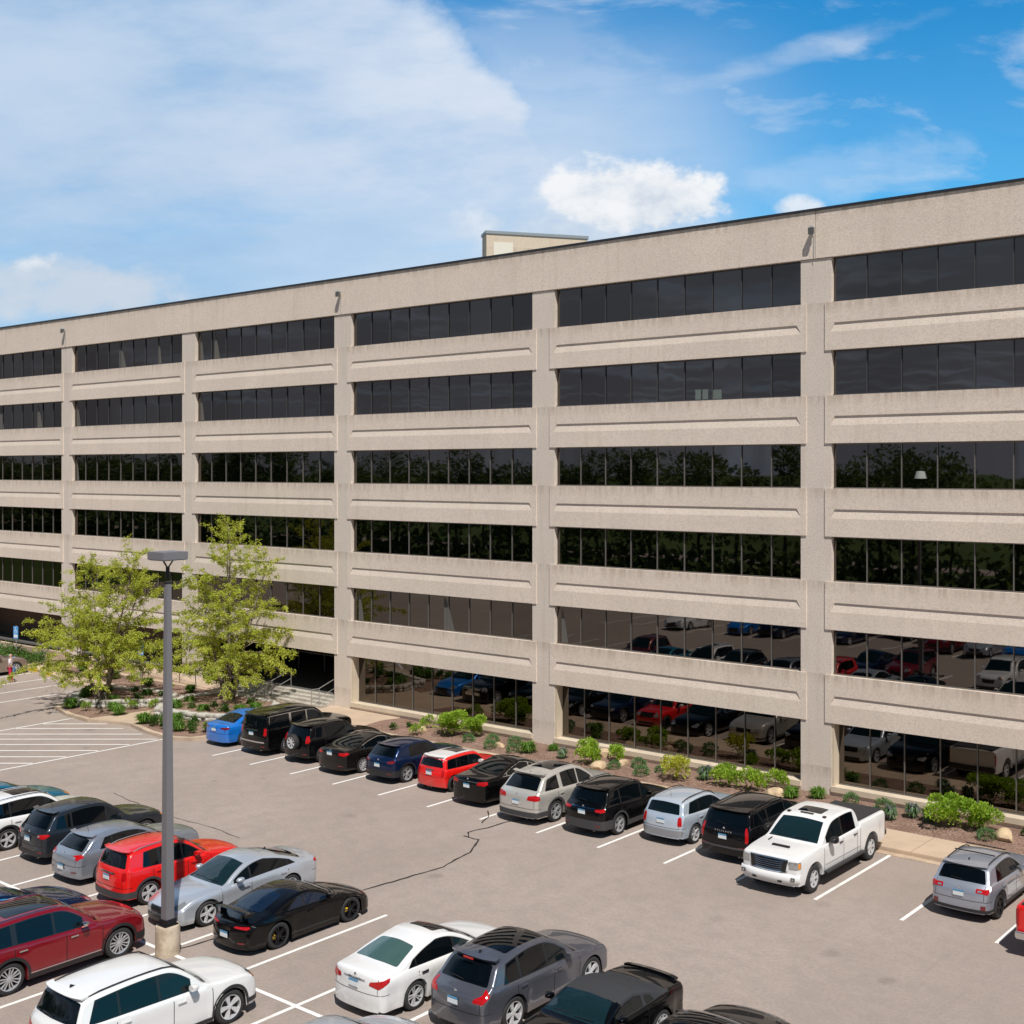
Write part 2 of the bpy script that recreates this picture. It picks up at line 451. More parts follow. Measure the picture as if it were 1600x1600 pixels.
crack([(-44.6, -16.4), (-43.5, -16.6), (-40, -16.95), (-37.5, -16.8), (-35.67, -17.0)], .022, 4)
crack([(-31.2, -9.3), (-30.6, -9.9), (-30.3, -10.6)], .04, 7)
tag(ck.build('crack_sealant', tarm), kind='structure')

# sidewalk + kerb along the back row, planting bed
mb = MB(); mb.box(-46.0, 25, -4.82, -2.8, -.05, .15); sw = mb.build('sidewalk', concrete); bevel(sw, .02); tag(sw, kind='structure')
mb = MB(); mb.box(-46.0, 25, -5.12, -4.82, -.05, .02); tag(mb.build('gutter', kerbm), kind='structure')
mb = MB()
for x in range(-45, 25, 2): mb.box(x + .5, x + .52, -4.81, -2.81, .1505, .1535)
tag(mb.build('sidewalk_joints', mat('joint', (.25, .19, .14), .9)), kind='structure')
# mulch bed as a gently uneven sheet
bm = bmesh.new(); nx = 280; ny = 14; g = []
from mathutils import noise as mn
for i in range(nx + 1):
    for j in range(ny + 1):
        x = -45.9 + 70.9 * i / nx; y = -2.8 + 2.8 * j / ny
        e = math.sin(math.pi * j / ny)
        g.append(bm.verts.new((x, y, .13 + .10 * e + .05 * e * mn.noise(Vector((x * 1.3, y * 1.3, 0))))))
for i in range(nx):
    for j in range(ny):
        a = i * (ny + 1) + j; bm.faces.new((g[a], g[a + ny + 1], g[a + ny + 2], g[a + 1]))
me = bpy.data.meshes.new('mulch_bed'); bm.to_mesh(me); bm.free(); me.materials.append(mulchm)
me.polygons.foreach_set('use_smooth', [True] * len(me.polygons))
o = bpy.data.objects.new('mulch_bed', me); C.objects.link(o); tag(o, kind='structure')
# plaza at the entrance
plz = [(-125, -3.4), (-75, -3.6), (-66.5, -4.9), (-63.9, -6.3), (-63.2, -7.8), (-62.8, -9.1), (-60.4, -9.7), (-58.2, -9.8), (-56.2, -9.2), (-55.4, -9.1), (-53.2, -9.55), (-51.2, -9.65), (-50.3, -9.2), (-50.0, -8.3), (-49.9, -5.1), (-46.0, -5.1), (-46.0, .3), (-125, .3)]
mb = MB(); mb.prism(plz, -.05, .15); tag(mb.build('plaza', concrete), kind='structure')
kb = MB()
def kerb(pts, wd=.16, z0=-.04, z1=.165):
    P = [Vector(p) for p in pts]; L_ = []; R_ = []
    for i, q in enumerate(P):
        d = (P[min(i + 1, len(P) - 1)] - P[max(i - 1, 0)]).normalized(); n = Vector((-d.y, d.x))
        L_.append(q + n * wd / 2); R_.append(q - n * wd / 2)
    for i in range(len(P) - 1):
        a, b, c, d = L_[i], L_[i + 1], R_[i + 1], R_[i]
        kb.prism([(a.x, a.y), (d.x, d.y), (c.x, c.y), (b.x, b.y)], z0, z1)
kerb(plz[0:8]); kerb(plz[9:16])
tag(kb.build('kerb', kerbm), kind='structure')
ky = MB(); ky.box(-76.2, -75.2, -3.75, -3.55, 0, .172); ky.box(-73.6, -72.8, -4.0, -3.8, 0, .172)
tag(ky.build('yellow_kerb_paint', yellowm), kind='structure')
sheet('island_mulch', [(-55.3, -8.9), (-53.2, -9.35), (-51.3, -9.42), (-50.5, -9.05), (-50.2, -8.2), (-50.2, -4.5), (-56.8, -6.9)], .158, mulchm)
sheet('path_mulch', [(-66.2, -4.6), (-63.6, -6.3), (-62.7, -8.9), (-60.4, -9.5), (-58.4, -9.6), (-57.6, -5.5), (-60, -3.9)], .158, mulchm)
sheet('upper_bed_mulch', [(-75, -3.2), (-60.2, -3.6), (-58.9, -2.6), (-59.6, -1.3), (-75, -1.7)], .158, mulchm)
# ------------------------------------------------------------------ office building
BAY = 13.98; COL0 = -22.5
cols = [COL0 + BAY * k for k in range(-6, 3)]       # column centres
ROWS = [20.95 - 3.605 * k for k in range(6)]        # window heads
WH = 1.75
bld = empty('office_building', (-43, 0, 0))
tag(bld, 'six-storey beige concrete office building with long bands of dark bronze windows', 'building')
BO = Vector((-43, 0, 0))
class LB(MB):
    def build(self, *a, **k):
        if len(a) > 2 and a[2] is bld or k.get('parent') is bld:
            self.v = [(x + 43, y, z) for x, y, z in self.v]
        return super().build(*a, **k)
for c in cols:
    m = LB()
    m.box(c - .665, c + .665, 0.0, .62, 0, 20.93)
    o = m.build('column', columnm, bld)
    # thin horizontal cast joints on the column
def spandrel(x0, x1, z0, z1, name='spandrel_panel'):
    """precast panel with a long wedge-shaped groove"""
    m = LB(); yf = -.045; yb = .30
    xa, xb = x0 + .42, x1 - .42
    zg = z1 - .80; zc = z1 - 1.16; dp = .055; ch = .20
    # front: upper field, lower field, side fields
    V = [(x0, yf, z0), (x1, yf, z0), (x1, yf, z1), (x0, yf, z1),            # 0-3
         (xa, yf, zg), (xb, yf, zg), (xb + ch, yf, zc), (xa - ch, yf, zc),  # 4-7
         (xa + .03, yf + dp, zg), (xb - .03, yf + dp, zg),                  # 8,9
         (x0, yb, z0), (x1, yb, z0), (x1, yb, z1), (x0, yb, z1)]            # 10-13
    F = [(4, 5, 2, 3), (0, 1, 6, 7), (0, 7, 4, 3), (1, 2, 5, 6),            # field
         (7, 6, 9, 8), (4, 8, 9, 5), (4, 7, 8), (5, 9, 6),                   # wedge
         (10, 13, 12, 11), (3, 2, 12, 13), (1, 0, 10, 11), (0, 3, 13, 10), (2, 1, 11, 12)]
    m.add(V, F)
    return m.build(name, panelm, bld, fixn=True)
rnd = random.Random(11)
for i in range(len(cols) - 1):
    a, b = cols[i], cols[i + 1]
    for r, top in enumerate(ROWS):
        zb = top - WH if r < 5 else .49
        # panel under this window band (or none below the ground floor)
        if r < 5:
            spandrel(a + .405, b - .405, ROWS[r + 1], top - WH)
        ground = (r == 5)
        if ground and b < -49: continue
        gy = .20 if not ground else .46
        fr = LB(); gl = LB()
        xa, xb = a + .665, b - .665
        n = 9; pw = (xb - xa - .02) / n
        win = None
        fr_w = .035
        for k in range(n):
            p0 = xa + .01 + pw * k; p1 = p0 + pw
            ty = rnd.uniform(-.0025, .0025); tz = rnd.uniform(-.0018, .0018)
            gl.add([(p0 + .012, gy - ty, zb + .02), (p1 - .012, gy + ty, zb + .02), (p1 - .012, gy + ty + tz, top - .02), (p0 + .012, gy - ty + tz, top - .02)], [(0, 1, 2, 3)])
            if k > 0: fr.box(p0 - fr_w / 2, p0 + fr_w / 2, gy - .05, gy + .03, zb + .03, top - .03)
        fr.box(xa, xb, gy - .055, gy + .03, top - .05, top - .002)
        fr.box(xa, xb, gy - .055, gy + .03, zb + .003, zb + .045)
        win = gl.build('window', glassm, bld)
        fo = fr.build('mullion_frame', framem if r > 1 else mat('dark_mullion', (.085, .085, .09), .4, .4), bld)
        fo.parent = win
        if ground:
            s = LB(); s.box(xa, xb, -.06, .47, .28, .49); s.build('window_sill', revealm, bld)
            s = LB(); s.box(xa, xb, .02, .47, 0, .28); s.build('plinth', panelm, bld)
            s = LB(); s.box(xa + .002, xa + .10, .03, .46, .492, top - .002); s.build('jamb', revealm, bld)
        # a few curtains / objects seen at the glass
# curtains seen behind the glass in the upper left bays
def curtain(x, r, wd, h=1.6, skew=.35, col=None):
    top = ROWS[r]; m = LB()
    m.add([(x, .192, top - WH + .06), (x + wd, .192, top - WH + .06), (x + wd * (1 - skew), .192, top - WH + .06 + h * .5), (x + wd * .12, .192, top - WH + h), (x, .192, top - WH + h)], [(0, 1, 2, 3, 4)])
    m.build('curtain', col or mat('curtain_cloth', (.11, .105, .095), .9), bld)
for (bay, frac, r, wd) in [(2, .02, 0, .35), (2, .13, 0, .55), (1, .43, 0, .8), (1, .78, 0, .35), (1, .02, 1, .5), (2, .02, 1, .4), (0, .30, 1, .6), (0, .72, 1, .7), (1, .02, 2, .3), (3, .03, 4, .4), (4, .02, 4, .4), (3, .53, 4, .75)]:
    curtain(cols[bay + 1] + .68 + frac * 12.6, r, wd)
m = LB(); x = cols[5] + .68 + 7.55; z = ROWS[1] - WH + .06
m.box(x, x + .28, .189, .194, z, z + .42); m.box(x + .36, x + .64, .189, .194, z, z + .42); m.box(x + .85, x + 1.3, .189, .194, z, z + .38)
m.build('paper_sheet', mat('paper', (.12, .15, .14), .8), bld)
m = LB(); x = cols[6] + .68 + 3.55; z = ROWS[2] - WH + .06
m.lathe([(0.0, .62), (.16, .60), (.23, .34)], 16, 'z', 0, (x, .17, z)); m.v = [(a_, min(b_, .19), c_) for a_, b_, c_ in m.v]
m.build('desk_lamp_shade', mat('lamp_shade_cloth', (.20, .21, .20), .8), bld)
# parapet
for i in range(len(cols) - 1):
    m = LB(); m.box(cols[i] + .012, cols[i + 1] - .012, -.05, .28, 20.95, 22.80); m.build('parapet_panel', panelm, bld)
m = LB(); m.box(cols[0] - .7, cols[-1] + .7, -.10, .36, 22.80, 22.90); m.build('coping', copingm, bld)
m = LB(); m.box(cols[0] - .6, cols[-1] + .6, .28, 34, 22.0, 22.2); m.build('roof', roofm, bld)
# dark core, side and rear walls
m = LB(); m.box(cols[0] - .6, cols[-1] + .6, 33.5, 34, 0, 22.85); m.box(cols[0] - .65, cols[0] - .4, .62, 33.5, 0, 22.85); m.box(cols[-1] + .4, cols[-1] + .65, .62, 33.5, 0, 22.85)
m.build('outer_wall', panelm, bld)
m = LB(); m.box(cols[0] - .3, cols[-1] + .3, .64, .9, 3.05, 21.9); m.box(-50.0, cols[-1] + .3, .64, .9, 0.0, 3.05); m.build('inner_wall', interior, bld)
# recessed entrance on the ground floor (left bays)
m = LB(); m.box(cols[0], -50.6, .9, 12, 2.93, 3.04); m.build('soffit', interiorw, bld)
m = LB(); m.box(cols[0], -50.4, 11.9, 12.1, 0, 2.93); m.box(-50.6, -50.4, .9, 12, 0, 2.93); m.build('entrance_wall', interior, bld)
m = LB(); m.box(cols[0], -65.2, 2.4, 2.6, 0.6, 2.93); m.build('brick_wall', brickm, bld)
m = LB()
for x in (-53.2, -55.6, -58.0, -60.4, -62.8): m.box(x - .04, x + .04, 4.96, 5.04, .6, 2.93)
m.box(-64.3, -51, 4.95, 5.05, 1.6, 1.66); m.build('entrance_frame', framem, bld)
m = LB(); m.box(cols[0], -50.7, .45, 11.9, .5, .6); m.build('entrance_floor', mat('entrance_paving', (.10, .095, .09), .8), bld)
m = LB(); m.box(-52.4, -51.7, 2.0, 2.2, 2.86, 2.925); m.build('ceiling_light', mat('blue_light_lens', (.25, .35, .7), .3), bld)
# penthouse screen on the roof, turned to the facade
pz = LB(); d1 = Vector((.589, .808)); d2 = Vector((-.808, .589)); p0 = Vector((-51.35, 12.0))
def quad4(o_, a, b, ma, mb_): return [tuple(o_ + d1 * i + d2 * j) for i, j in ((a, ma), (b, ma), (b, mb_), (a, mb_))]
pz.prism(quad4(p0, 0, 6.42, 0, 1.4), 22.2, 27.2); pz.build('penthouse_wall', nmat('penthouse_panel', f_facade((.66, .55, .43))), bld)
pz = LB(); pz.prism(quad4(p0, -.06, 6.48, -.06, 1.46), 27.2, 27.38); pz.build('penthouse_coping', mat('coping_grey', (.30, .34, .36), .5, .4), bld)
pz = LB(); pz.prism(quad4(p0, .45, 1.65, -.03, 0.0), 22.3, 26.7); pz.build('penthouse_door', mat('cream_door', (.72, .68, .58), .6), bld)
# floodlights on the parapet at every second joint
for c in (cols[2], cols[4], cols[6]):
    m = LB(); m.box(c - .16, c + .06, -.36, -.28, 21.86, 22.12); m.box(c - .14, c + .04, -.28, -.20, 21.92, 22.13)
    f = m.build('floodlight', mat('floodlight_grey', (.14, .135, .13), .5, .4), bld)
    m = LB(); m.box(c - .12, c + .02, -.30, -.115, 22.12, 22.20); m.box(c - .09, c - .01, -.19, -.115, 22.0, 22.14)
    g_ = m.build('bracket', mat('light_grey_metal', (.55, .55, .53), .5, .2), bld); g_.parent = f
    m = LB(); m.box(c - .012, c + .012, -.118, -.112, 20.96, 22.0)
    m.build('conduit', mat('light_grey_metal', (.55, .55, .53)), bld)

# ------------------------------------------------------------------ entrance steps, ramp, railings
m = MB()
for k in range(4): m.box(-59.6, -51.15, -.90 + .33 * k, .45, .15 + .115 * k - (.15 if k == 0 else 0), .15 + .115 * (k + 1) - .002)
st = m.build('entrance_steps', stepm); tag(st, kind='structure')
railm = mat('stainless_rail', (.35, .35, .34), .4, .5)
def railing(pts, label, h=1.0, m_=blackm):
    r = empty('handrail', pts[0]); tag(r, label, 'railing')
    o_ = Vector(pts[0]); P = [Vector(p) - o_ for p in pts]
    m = MB()
    for zz in (h, h * .5): m.tube([p + Vector((0, 0, zz)) for p in P], .022, 6)
    m.build('rail', m_, r)
    for a, b in zip(P[:-1], P[1:]):
        n = max(1, int((b - a).length / 1.6))
        for i in range(n + 1):
            if i == n and b is not P[-1]: continue
            q = a.lerp(b, i / n); m = MB(); m.tube([q, q + Vector((0, 0, h))], .024, 6); m.build('post', m_, r)
    return r
railing([(-51.4, -1.3, .15), (-51.4, -.8, .15), (-51.4, .5, .6)], 'grey metal handrail at the right end of the entrance steps by the concrete column', m_=railm)
railing([(-55.4, -1.2, .15), (-55.4, -.8, .15), (-55.4, .5, .6)], 'grey metal handrail in the middle of the entrance steps', m_=railm)
railing([(-75.0, -1.15, .5), (-62.0, -1.15, .35)], 'long dark metal railing along the concrete ramp behind the left birch')
m = MB(); m.add([(-75, -1.1, .02), (-60, -1.1, .02), (-60, .4, .02), (-75, .4, .02), (-75, -1.1, .6), (-60, -1.1, .16), (-60, .4, .16), (-75, .4, .6)], [(4, 5, 6, 7), (0, 1, 5, 4), (1, 2, 6, 5), (3, 0, 4, 7)])
tag(m.build('ramp', concrete), kind='structure')
m = MB(); m.box(-100, -75.3, -1.9, -1.65, 0, 1.0); o = m.build('retaining_wall', kerbm); tag(o, 'low pale concrete retaining wall behind the green hedge at the far left', 'wall')

# stone planters
def stone_planter(pts, label, z1=.55):
    r = empty('stone_planter', (pts[0][0], pts[0][1], .15)); tag(r, label, 'planter')
    rn = random.Random(len(pts) * 7 + int(abs(pts[0][0]))); m = MB(); o_ = Vector((pts[0][0], pts[0][1], .15))
    n = len(pts)
    for i in range(n):
        a = Vector(pts[i]); b = Vector(pts[(i + 1) % n]); d = (b - a); L_ = d.length; d.normalize(); nn = Vector((-d.y, d.x))
        for row in range(2):
            t = rn.uniform(0, .15)
            while t < L_ - .1:
                w_ = min(rn.uniform(.3, .62), L_ - t); h0 = .155 + row * .2; h1 = h0 + rn.uniform(.17, .215)
                k = rn.uniform(-.05, .05); dd = .17 + rn.uniform(-.02, .06)
                q = [a + d * (t + .01) + nn * (k - dd), a + d * (t + w_ - .02) + nn * (k - dd), a + d * (t + w_ - .02) + nn * (k + dd), a + d * (t + .01) + nn * (k + dd)]
                m.prism([(p.x - o_.x, p.y - o_.y) for p in q], h0 - o_.z, h1 - o_.z); t += w_
    s = m.build('stone_wall', stonem, r); bevel(s, .025, 1)
    m = MB(); m.add([(p[0] - o_.x, p[1] - o_.y, z1 - .22) for p in pts], [tuple(range(n))]); m.build('soil', mulchm, r)
    return r
PL_A = [(-63.9, -7.4), (-62.2, -8.3), (-60.6, -8.0), (-58.6, -6.0), (-58.9, -4.5), (-61.5, -4.3), (-64.2, -5.6)]
PL_B = [(-57.2, -6.4), (-56.2, -7.2), (-53.6, -6.7), (-51.6, -6.0), (-51.4, -3.8), (-53.0, -2.3), (-57.6, -2.4), (-58.3, -4.2)]
stone_planter(PL_A, 'low rough stone planter around the left birch beside the hatched crossing')
stone_planter(PL_B, 'low rough stone planter around the right birch behind the blue sedan')

# accessible-parking signs
def sign(x, y, label):
    r = empty('parking_sign', (x, y, .15)); tag(r, label, 'sign')
    m = MB(); m.tube([(0, 0, 0), (0, 0, 2.3)], .03, 8); m.build('post', mat('galvanised', (.35, .36, .36), .5, .6), r)
    m = MB(); m.box(-.22, .22, -.045, -.035, 1.45, 2.25); p = m.build('sign_plate', mat('sign_blue', (.10, .36, .75), .5), r)
    m = MB(); m.box(-.17, .17, -.049, -.0455, 1.52, 1.70)
    # wheelchair symbol: head, back, seat, leg, wheel
    m.lathe([(.001, -.0005), (.035, -.0005)], 12, 'y', 0, (-.02, -.048, 2.16))
    m.box(-.035, -.005, -.049, -.0455, 1.98, 2.11); m.box(-.035, .07, -.0492, -.0457, 1.96, 1.985); m.box(.055, .08, -.0488, -.0453, 1.86, 1.97)
    m.lathe([(.085, -.0005), (.11, -.0005)], 20, 'y', 0, (-.01, -.048, 1.90))
    q = m.build('symbol', mat('sign_white', (.8, .8, .8), .5), r); q.parent = p
    r.rotation_euler = (0, 0, R(12))
sign(-80.0, -2.6, 'blue accessible parking sign on a post near the far left sport utility vehicle')
sign(-66.9, -1.6, 'blue accessible parking sign between the two birches in front of the ramp')

# ------------------------------------------------------------------ car-park lamp
lm = empty('parking_lamp', (-28.67, -24.24, 0)); tag(lm, 'tall grey square lamp post on a round concrete base among the parked cars', 'street lamp')
m = MB(); m.lathe([(0, 0), (.315, 0), (.31, .70), (.295, .76), (0, .77)], 32); b_ = m.build('concrete_base', nmat('cast_concrete', f_conc((.60, .50, .38), (.36, .28, .20), 3)), lm, smooth=True)
m = MB(); m.box(-.20, .20, -.20, .20, .765, .80); m.box(-.165, .165, -.165, .165, .80, .93); bevel(m.build('base_cover', blackm, lm), .01)
m = MB(); a, b = .125, .072
m.add([(-a, -a, .93), (a, -a, .93), (a, a, .93), (-a, a, .93), (-b, -b, 9.72), (b, -b, 9.72), (b, b, 9.72), (-b, b, 9.72)], [(0, 1, 5, 4), (1, 2, 6, 5), (2, 3, 7, 6), (3, 0, 4, 7), (4, 5, 6, 7)])
polem = mat('pole_grey', (.215, .205, .215), .5, .25); bevel(m.build('pole', polem, lm), .012)
m = MB(); m.box(-.072, .072, -.072, .072, 9.71, 9.76); m.tube([(0, 0, 9.84), (0, 0, 10.16)], .05, 10)
m.tube([(0, 0, 10.12), (.24, 0, 10.34)], .022, 6); m.tube([(0, 0, 10.12), (-.24, 0, 10.34)], .022, 6); m.build('tenon_arm', blackm, lm)
m = MB(); m.box(-.37, .37, -.37, .37, 10.35, 10.56); hd = m.build('lamp_head', polem, lm); bevel(hd, .015)
m = MB(); m.box(-.33, .33, -.33, .33, 10.335, 10.349); q = m.build('lens', mat('lamp_lens', (.5, .5, .46), .2), lm); q.parent = hd
# ------------------------------------------------------------------ cars
def chaikin(p, n=1, closed=False):
    for _ in range(n):
        q = []
        if closed:
            for i in range(len(p)):
                a, b = p[i], p[(i + 1) % len(p)]
                q += [(a[0] * .75 + b[0] * .25, a[1] * .75 + b[1] * .25), (a[0] * .25 + b[0] * .75, a[1] * .25 + b[1] * .75)]
        else:
            q = [p[0]]
            for i in range(len(p) - 1):
                a, b = p[i], p[i + 1]
                if i > 0: q.append((a[0] * .75 + b[0] * .25, a[1] * .75 + b[1] * .25))
                if i < len(p) - 2: q.append((a[0] * .25 + b[0] * .75, a[1] * .25 + b[1] * .75))
            q.append(p[-1])
        p = q
    return p
def round_poly(p, r=.03, n=3):
    out = []; N = len(p)
    for i in range(N):
        a, b, c = Vector(p[i - 1]), Vector(p[i]), Vector(p[(i + 1) % N])
        la, lc = (a - b).length, (c - b).length
        if la < 1e-6 or lc < 1e-6: continue
        k = min(r, la * .45, lc * .45); s0 = b + (a - b) * (k / la); s1 = b + (c - b) * (k / lc)
        for j in range(n + 1):
            t = j / n; out.append(tuple(s0 * (1 - t) ** 2 + b * 2 * t * (1 - t) + s1 * t * t))
    return out
def interp(tab, x):
    if x <= tab[0][0]: return tab[0][1]
    for (a, va), (b, vb) in zip(tab[:-1], tab[1:]):
        if x <= b: return va + (vb - va) * ((x - a) / (b - a) if b > a else 1)
    return tab[-1][1]
def sstep(a, b, x):
    t = max(0, min(1, (x - a) / (b - a))); return t * t * (3 - 2 * t)

glass_car = mat('car_glass', (.004, .008, .010), .02, 0.0, 0.0, .45)
glass_ws = mat('windscreen_glass', (.006, .019, .023), .02, 0.0, 0.0, .7)
glass_tint = mat('tinted_car_glass', (.002, .0035, .005), .02, 0.0, 0.0, .4)
trim_blk = mat('black_trim', (.012, .012, .013), .35, 0, .2)
clad_m = mat('grey_plastic_cladding', (.045, .045, .048), .55)
clad_dk = mat('dark_plastic_cladding', (.018, .018, .020), .5)
chrome = mat('chrome', (.72, .73, .75), .12, 1.0)
tyre_m = mat('tyre_rubber', (.022, .022, .023), .75)
drum_m = mat('brake_dark', (.012, .012, .013), .5, .3)
alloy = mat('alloy_rim', (.68, .69, .71), .35, .45)
alloy_dk = mat('dark_alloy_rim', (.03, .03, .033), .3, .7)
alloy_mc = mat('machined_rim', (.55, .56, .58), .32, .5)
red_l = mat('red_lamp_lens', (.42, .004, .005), .15, 0, .35)
red_dk = mat('dark_red_lamp_lens', (.16, .006, .010), .12, 0, 1.0)
clr_l = mat('clear_lamp_lens', (.45, .46, .47), .08, .6, 1.0)
amb_l = mat('amber_lens', (.75, .25, .02), .15, 0, 1.0)
plate_w = mat('plate_white', (.72, .76, .78), .4)
plate_b = mat('plate_blue', (.09, .27, .45), .4)
under_m = mat('underbody', (.006, .006, .006), .9)
gap_m = mat('panel_gap', (.004, .004, .004), .8)

def paint(name, col, metal=0.35, rough=.3):
    if name in MATS: return MATS[name]
    m = bpy.data.materials.new(name); m.use_nodes = True; MATS[name] = m
    nt = NT(m.node_tree); b = m.node_tree.nodes['Principled BSDF']
    b.inputs['Metallic'].default_value = metal; b.inputs['Roughness'].default_value = rough
    b.inputs['Coat Weight'].default_value = 1.0; b.inputs['Coat Roughness'].default_value = .03; b.inputs['Coat IOR'].default_value = 1.5
    pos = nt.node('ShaderNodeTexCoord').outputs['Object']
    z = nt.node('ShaderNodeSeparateXYZ'); nt.l.new(pos, z.inputs[0])
    n = nt.noise(pos, 3.0, 4, .6)
    dirt = nt.math('MULTIPLY', nt.ramp(z.outputs[2], .65, .25), nt.ramp(n, .35, .7, .15, .55))
    lum = max(col)
    if lum < .1: dirt = nt.math('MULTIPLY', dirt, .05); b.inputs['Specular IOR Level'].default_value = .12; b.inputs['Coat IOR'].default_value = 1.38
    else: dirt = nt.math('MULTIPLY', dirt, .6)
    nt.l.new(nt.mix(dirt, col, (.16, .14, .12)), b.inputs['Base Color'])
    nt.l.new(nt.math('ADD', rough, nt.math('MULTIPLY', dirt, .3)), b.inputs['Roughness'])
    return m

_wheel = {}
def wheel_meshes(Rr, style, wd=.225):
    key = (round(Rr, 3), style)
    if key in _wheel: return _wheel[key]
    kind, n, matl = style
    ri = Rr * (.70 if kind != 'truck' else .60)
    m = MB()    # tyre; outer face at y=0, going inboard (-y)
    prof = [(ri, -.012), (ri + .015, -.003), (ri + (Rr - ri) * .35, .004), (ri + (Rr - ri) * .75, -.002), (Rr - .012, -.018), (Rr, -.036)]
    prof += [(Rr + .001, -wd / 2)]
    prof += [(Rr, -wd + .036), (Rr - .012, -wd + .018), (ri, -wd + .012)]
    m.lathe(prof, 36, 'y'); tyre = m.mesh('tyre', tyre_m, True, 60)
    m = MB()    # rim
    m.lathe([(ri - .012, -.13), (ri - .010, -.03), (ri - .012, -.008), (ri + .006, -.001), (ri + .007, -.014)], 36, 'y')
    hub = .055 + .012 * (kind == 'truck')
    m.lathe([(.0005, -.012), (hub * .6, -.012), (hub, -.022), (hub + .004, -.06)], 20, 'y')
    for k in range(n):
        a0 = 2 * math.pi * k / n
        def P(r, t, y): return (r * math.cos(a0) - t * math.sin(a0), y, r * math.sin(a0) + t * math.cos(a0))
        if kind == 'twin':
            for s in (-1, 1):
                w0, w1 = .012, .013; o0, o1 = s * .014, s * ri * .17
                vs = [P(hub * .8, o0 - w0, -.024), P(hub * .8, o0 + w0, -.024), P(ri - .006, o1 + w1, -.012), P(ri - .006, o1 - w1, -.012),
                      P(hub * .8, o0 - w0, -.07), P(hub * .8, o0 + w0, -.07), P(ri - .006, o1 + w1, -.05), P(ri - .006, o1 - w1, -.05)]
                m.add(vs, [(0, 1, 2, 3), (0, 4, 5, 1), (1, 5, 6, 2), (3, 2, 6, 7), (0, 3, 7, 4)])
        else:
            w0, w1 = (.030, .034) if n <= 5 else ((.022, .026) if n <= 7 else (.013, .016))
            if kind == 'truck': w0, w1 = .036, .030
            if kind == 'flare': w0, w1 = .020, .062
            vs = [P(hub * .8, -w0, -.022), P(hub * .8, w0, -.022), P(ri - .006, w1, -.010), P(ri - .006, -w1, -.010),
                  P(hub * .8, -w0 * 1.2, -.07), P(hub * .8, w0 * 1.2, -.07), P(ri - .006, w1 * 1.15, -.05), P(ri - .006, -w1 * 1.15, -.05)]
            m.add(vs, [(0, 1, 2, 3), (0, 4, 5, 1), (1, 5, 6, 2), (3, 2, 6, 7), (0, 3, 7, 4)])
    rim = m.mesh('rim', matl, True, 30)
    m = MB(); m.lathe([(.0005, -.085), (ri * .72, -.085), (ri * .74, -.10), (ri - .01, -.12), (ri - .01, -wd + .02), (.0005, -wd + .02)], 24, 'y')
    drum = m.mesh('wheel', drum_m, True, 40)
    _wheel[key] = (drum, tyre, rim)
    return _wheel[key]

SIDE = [(0, .945), (.10, .970), (.22, .985), (.36, .982), (.52, .978), (.68, .992), (.80, 1.0), (.90, .990), (1.0, .955)]
SIDE_T = [(0, .965), (.10, .985), (.3, .995), (.55, .995), (.8, 1.0), (.93, .990), (1.0, .97)]

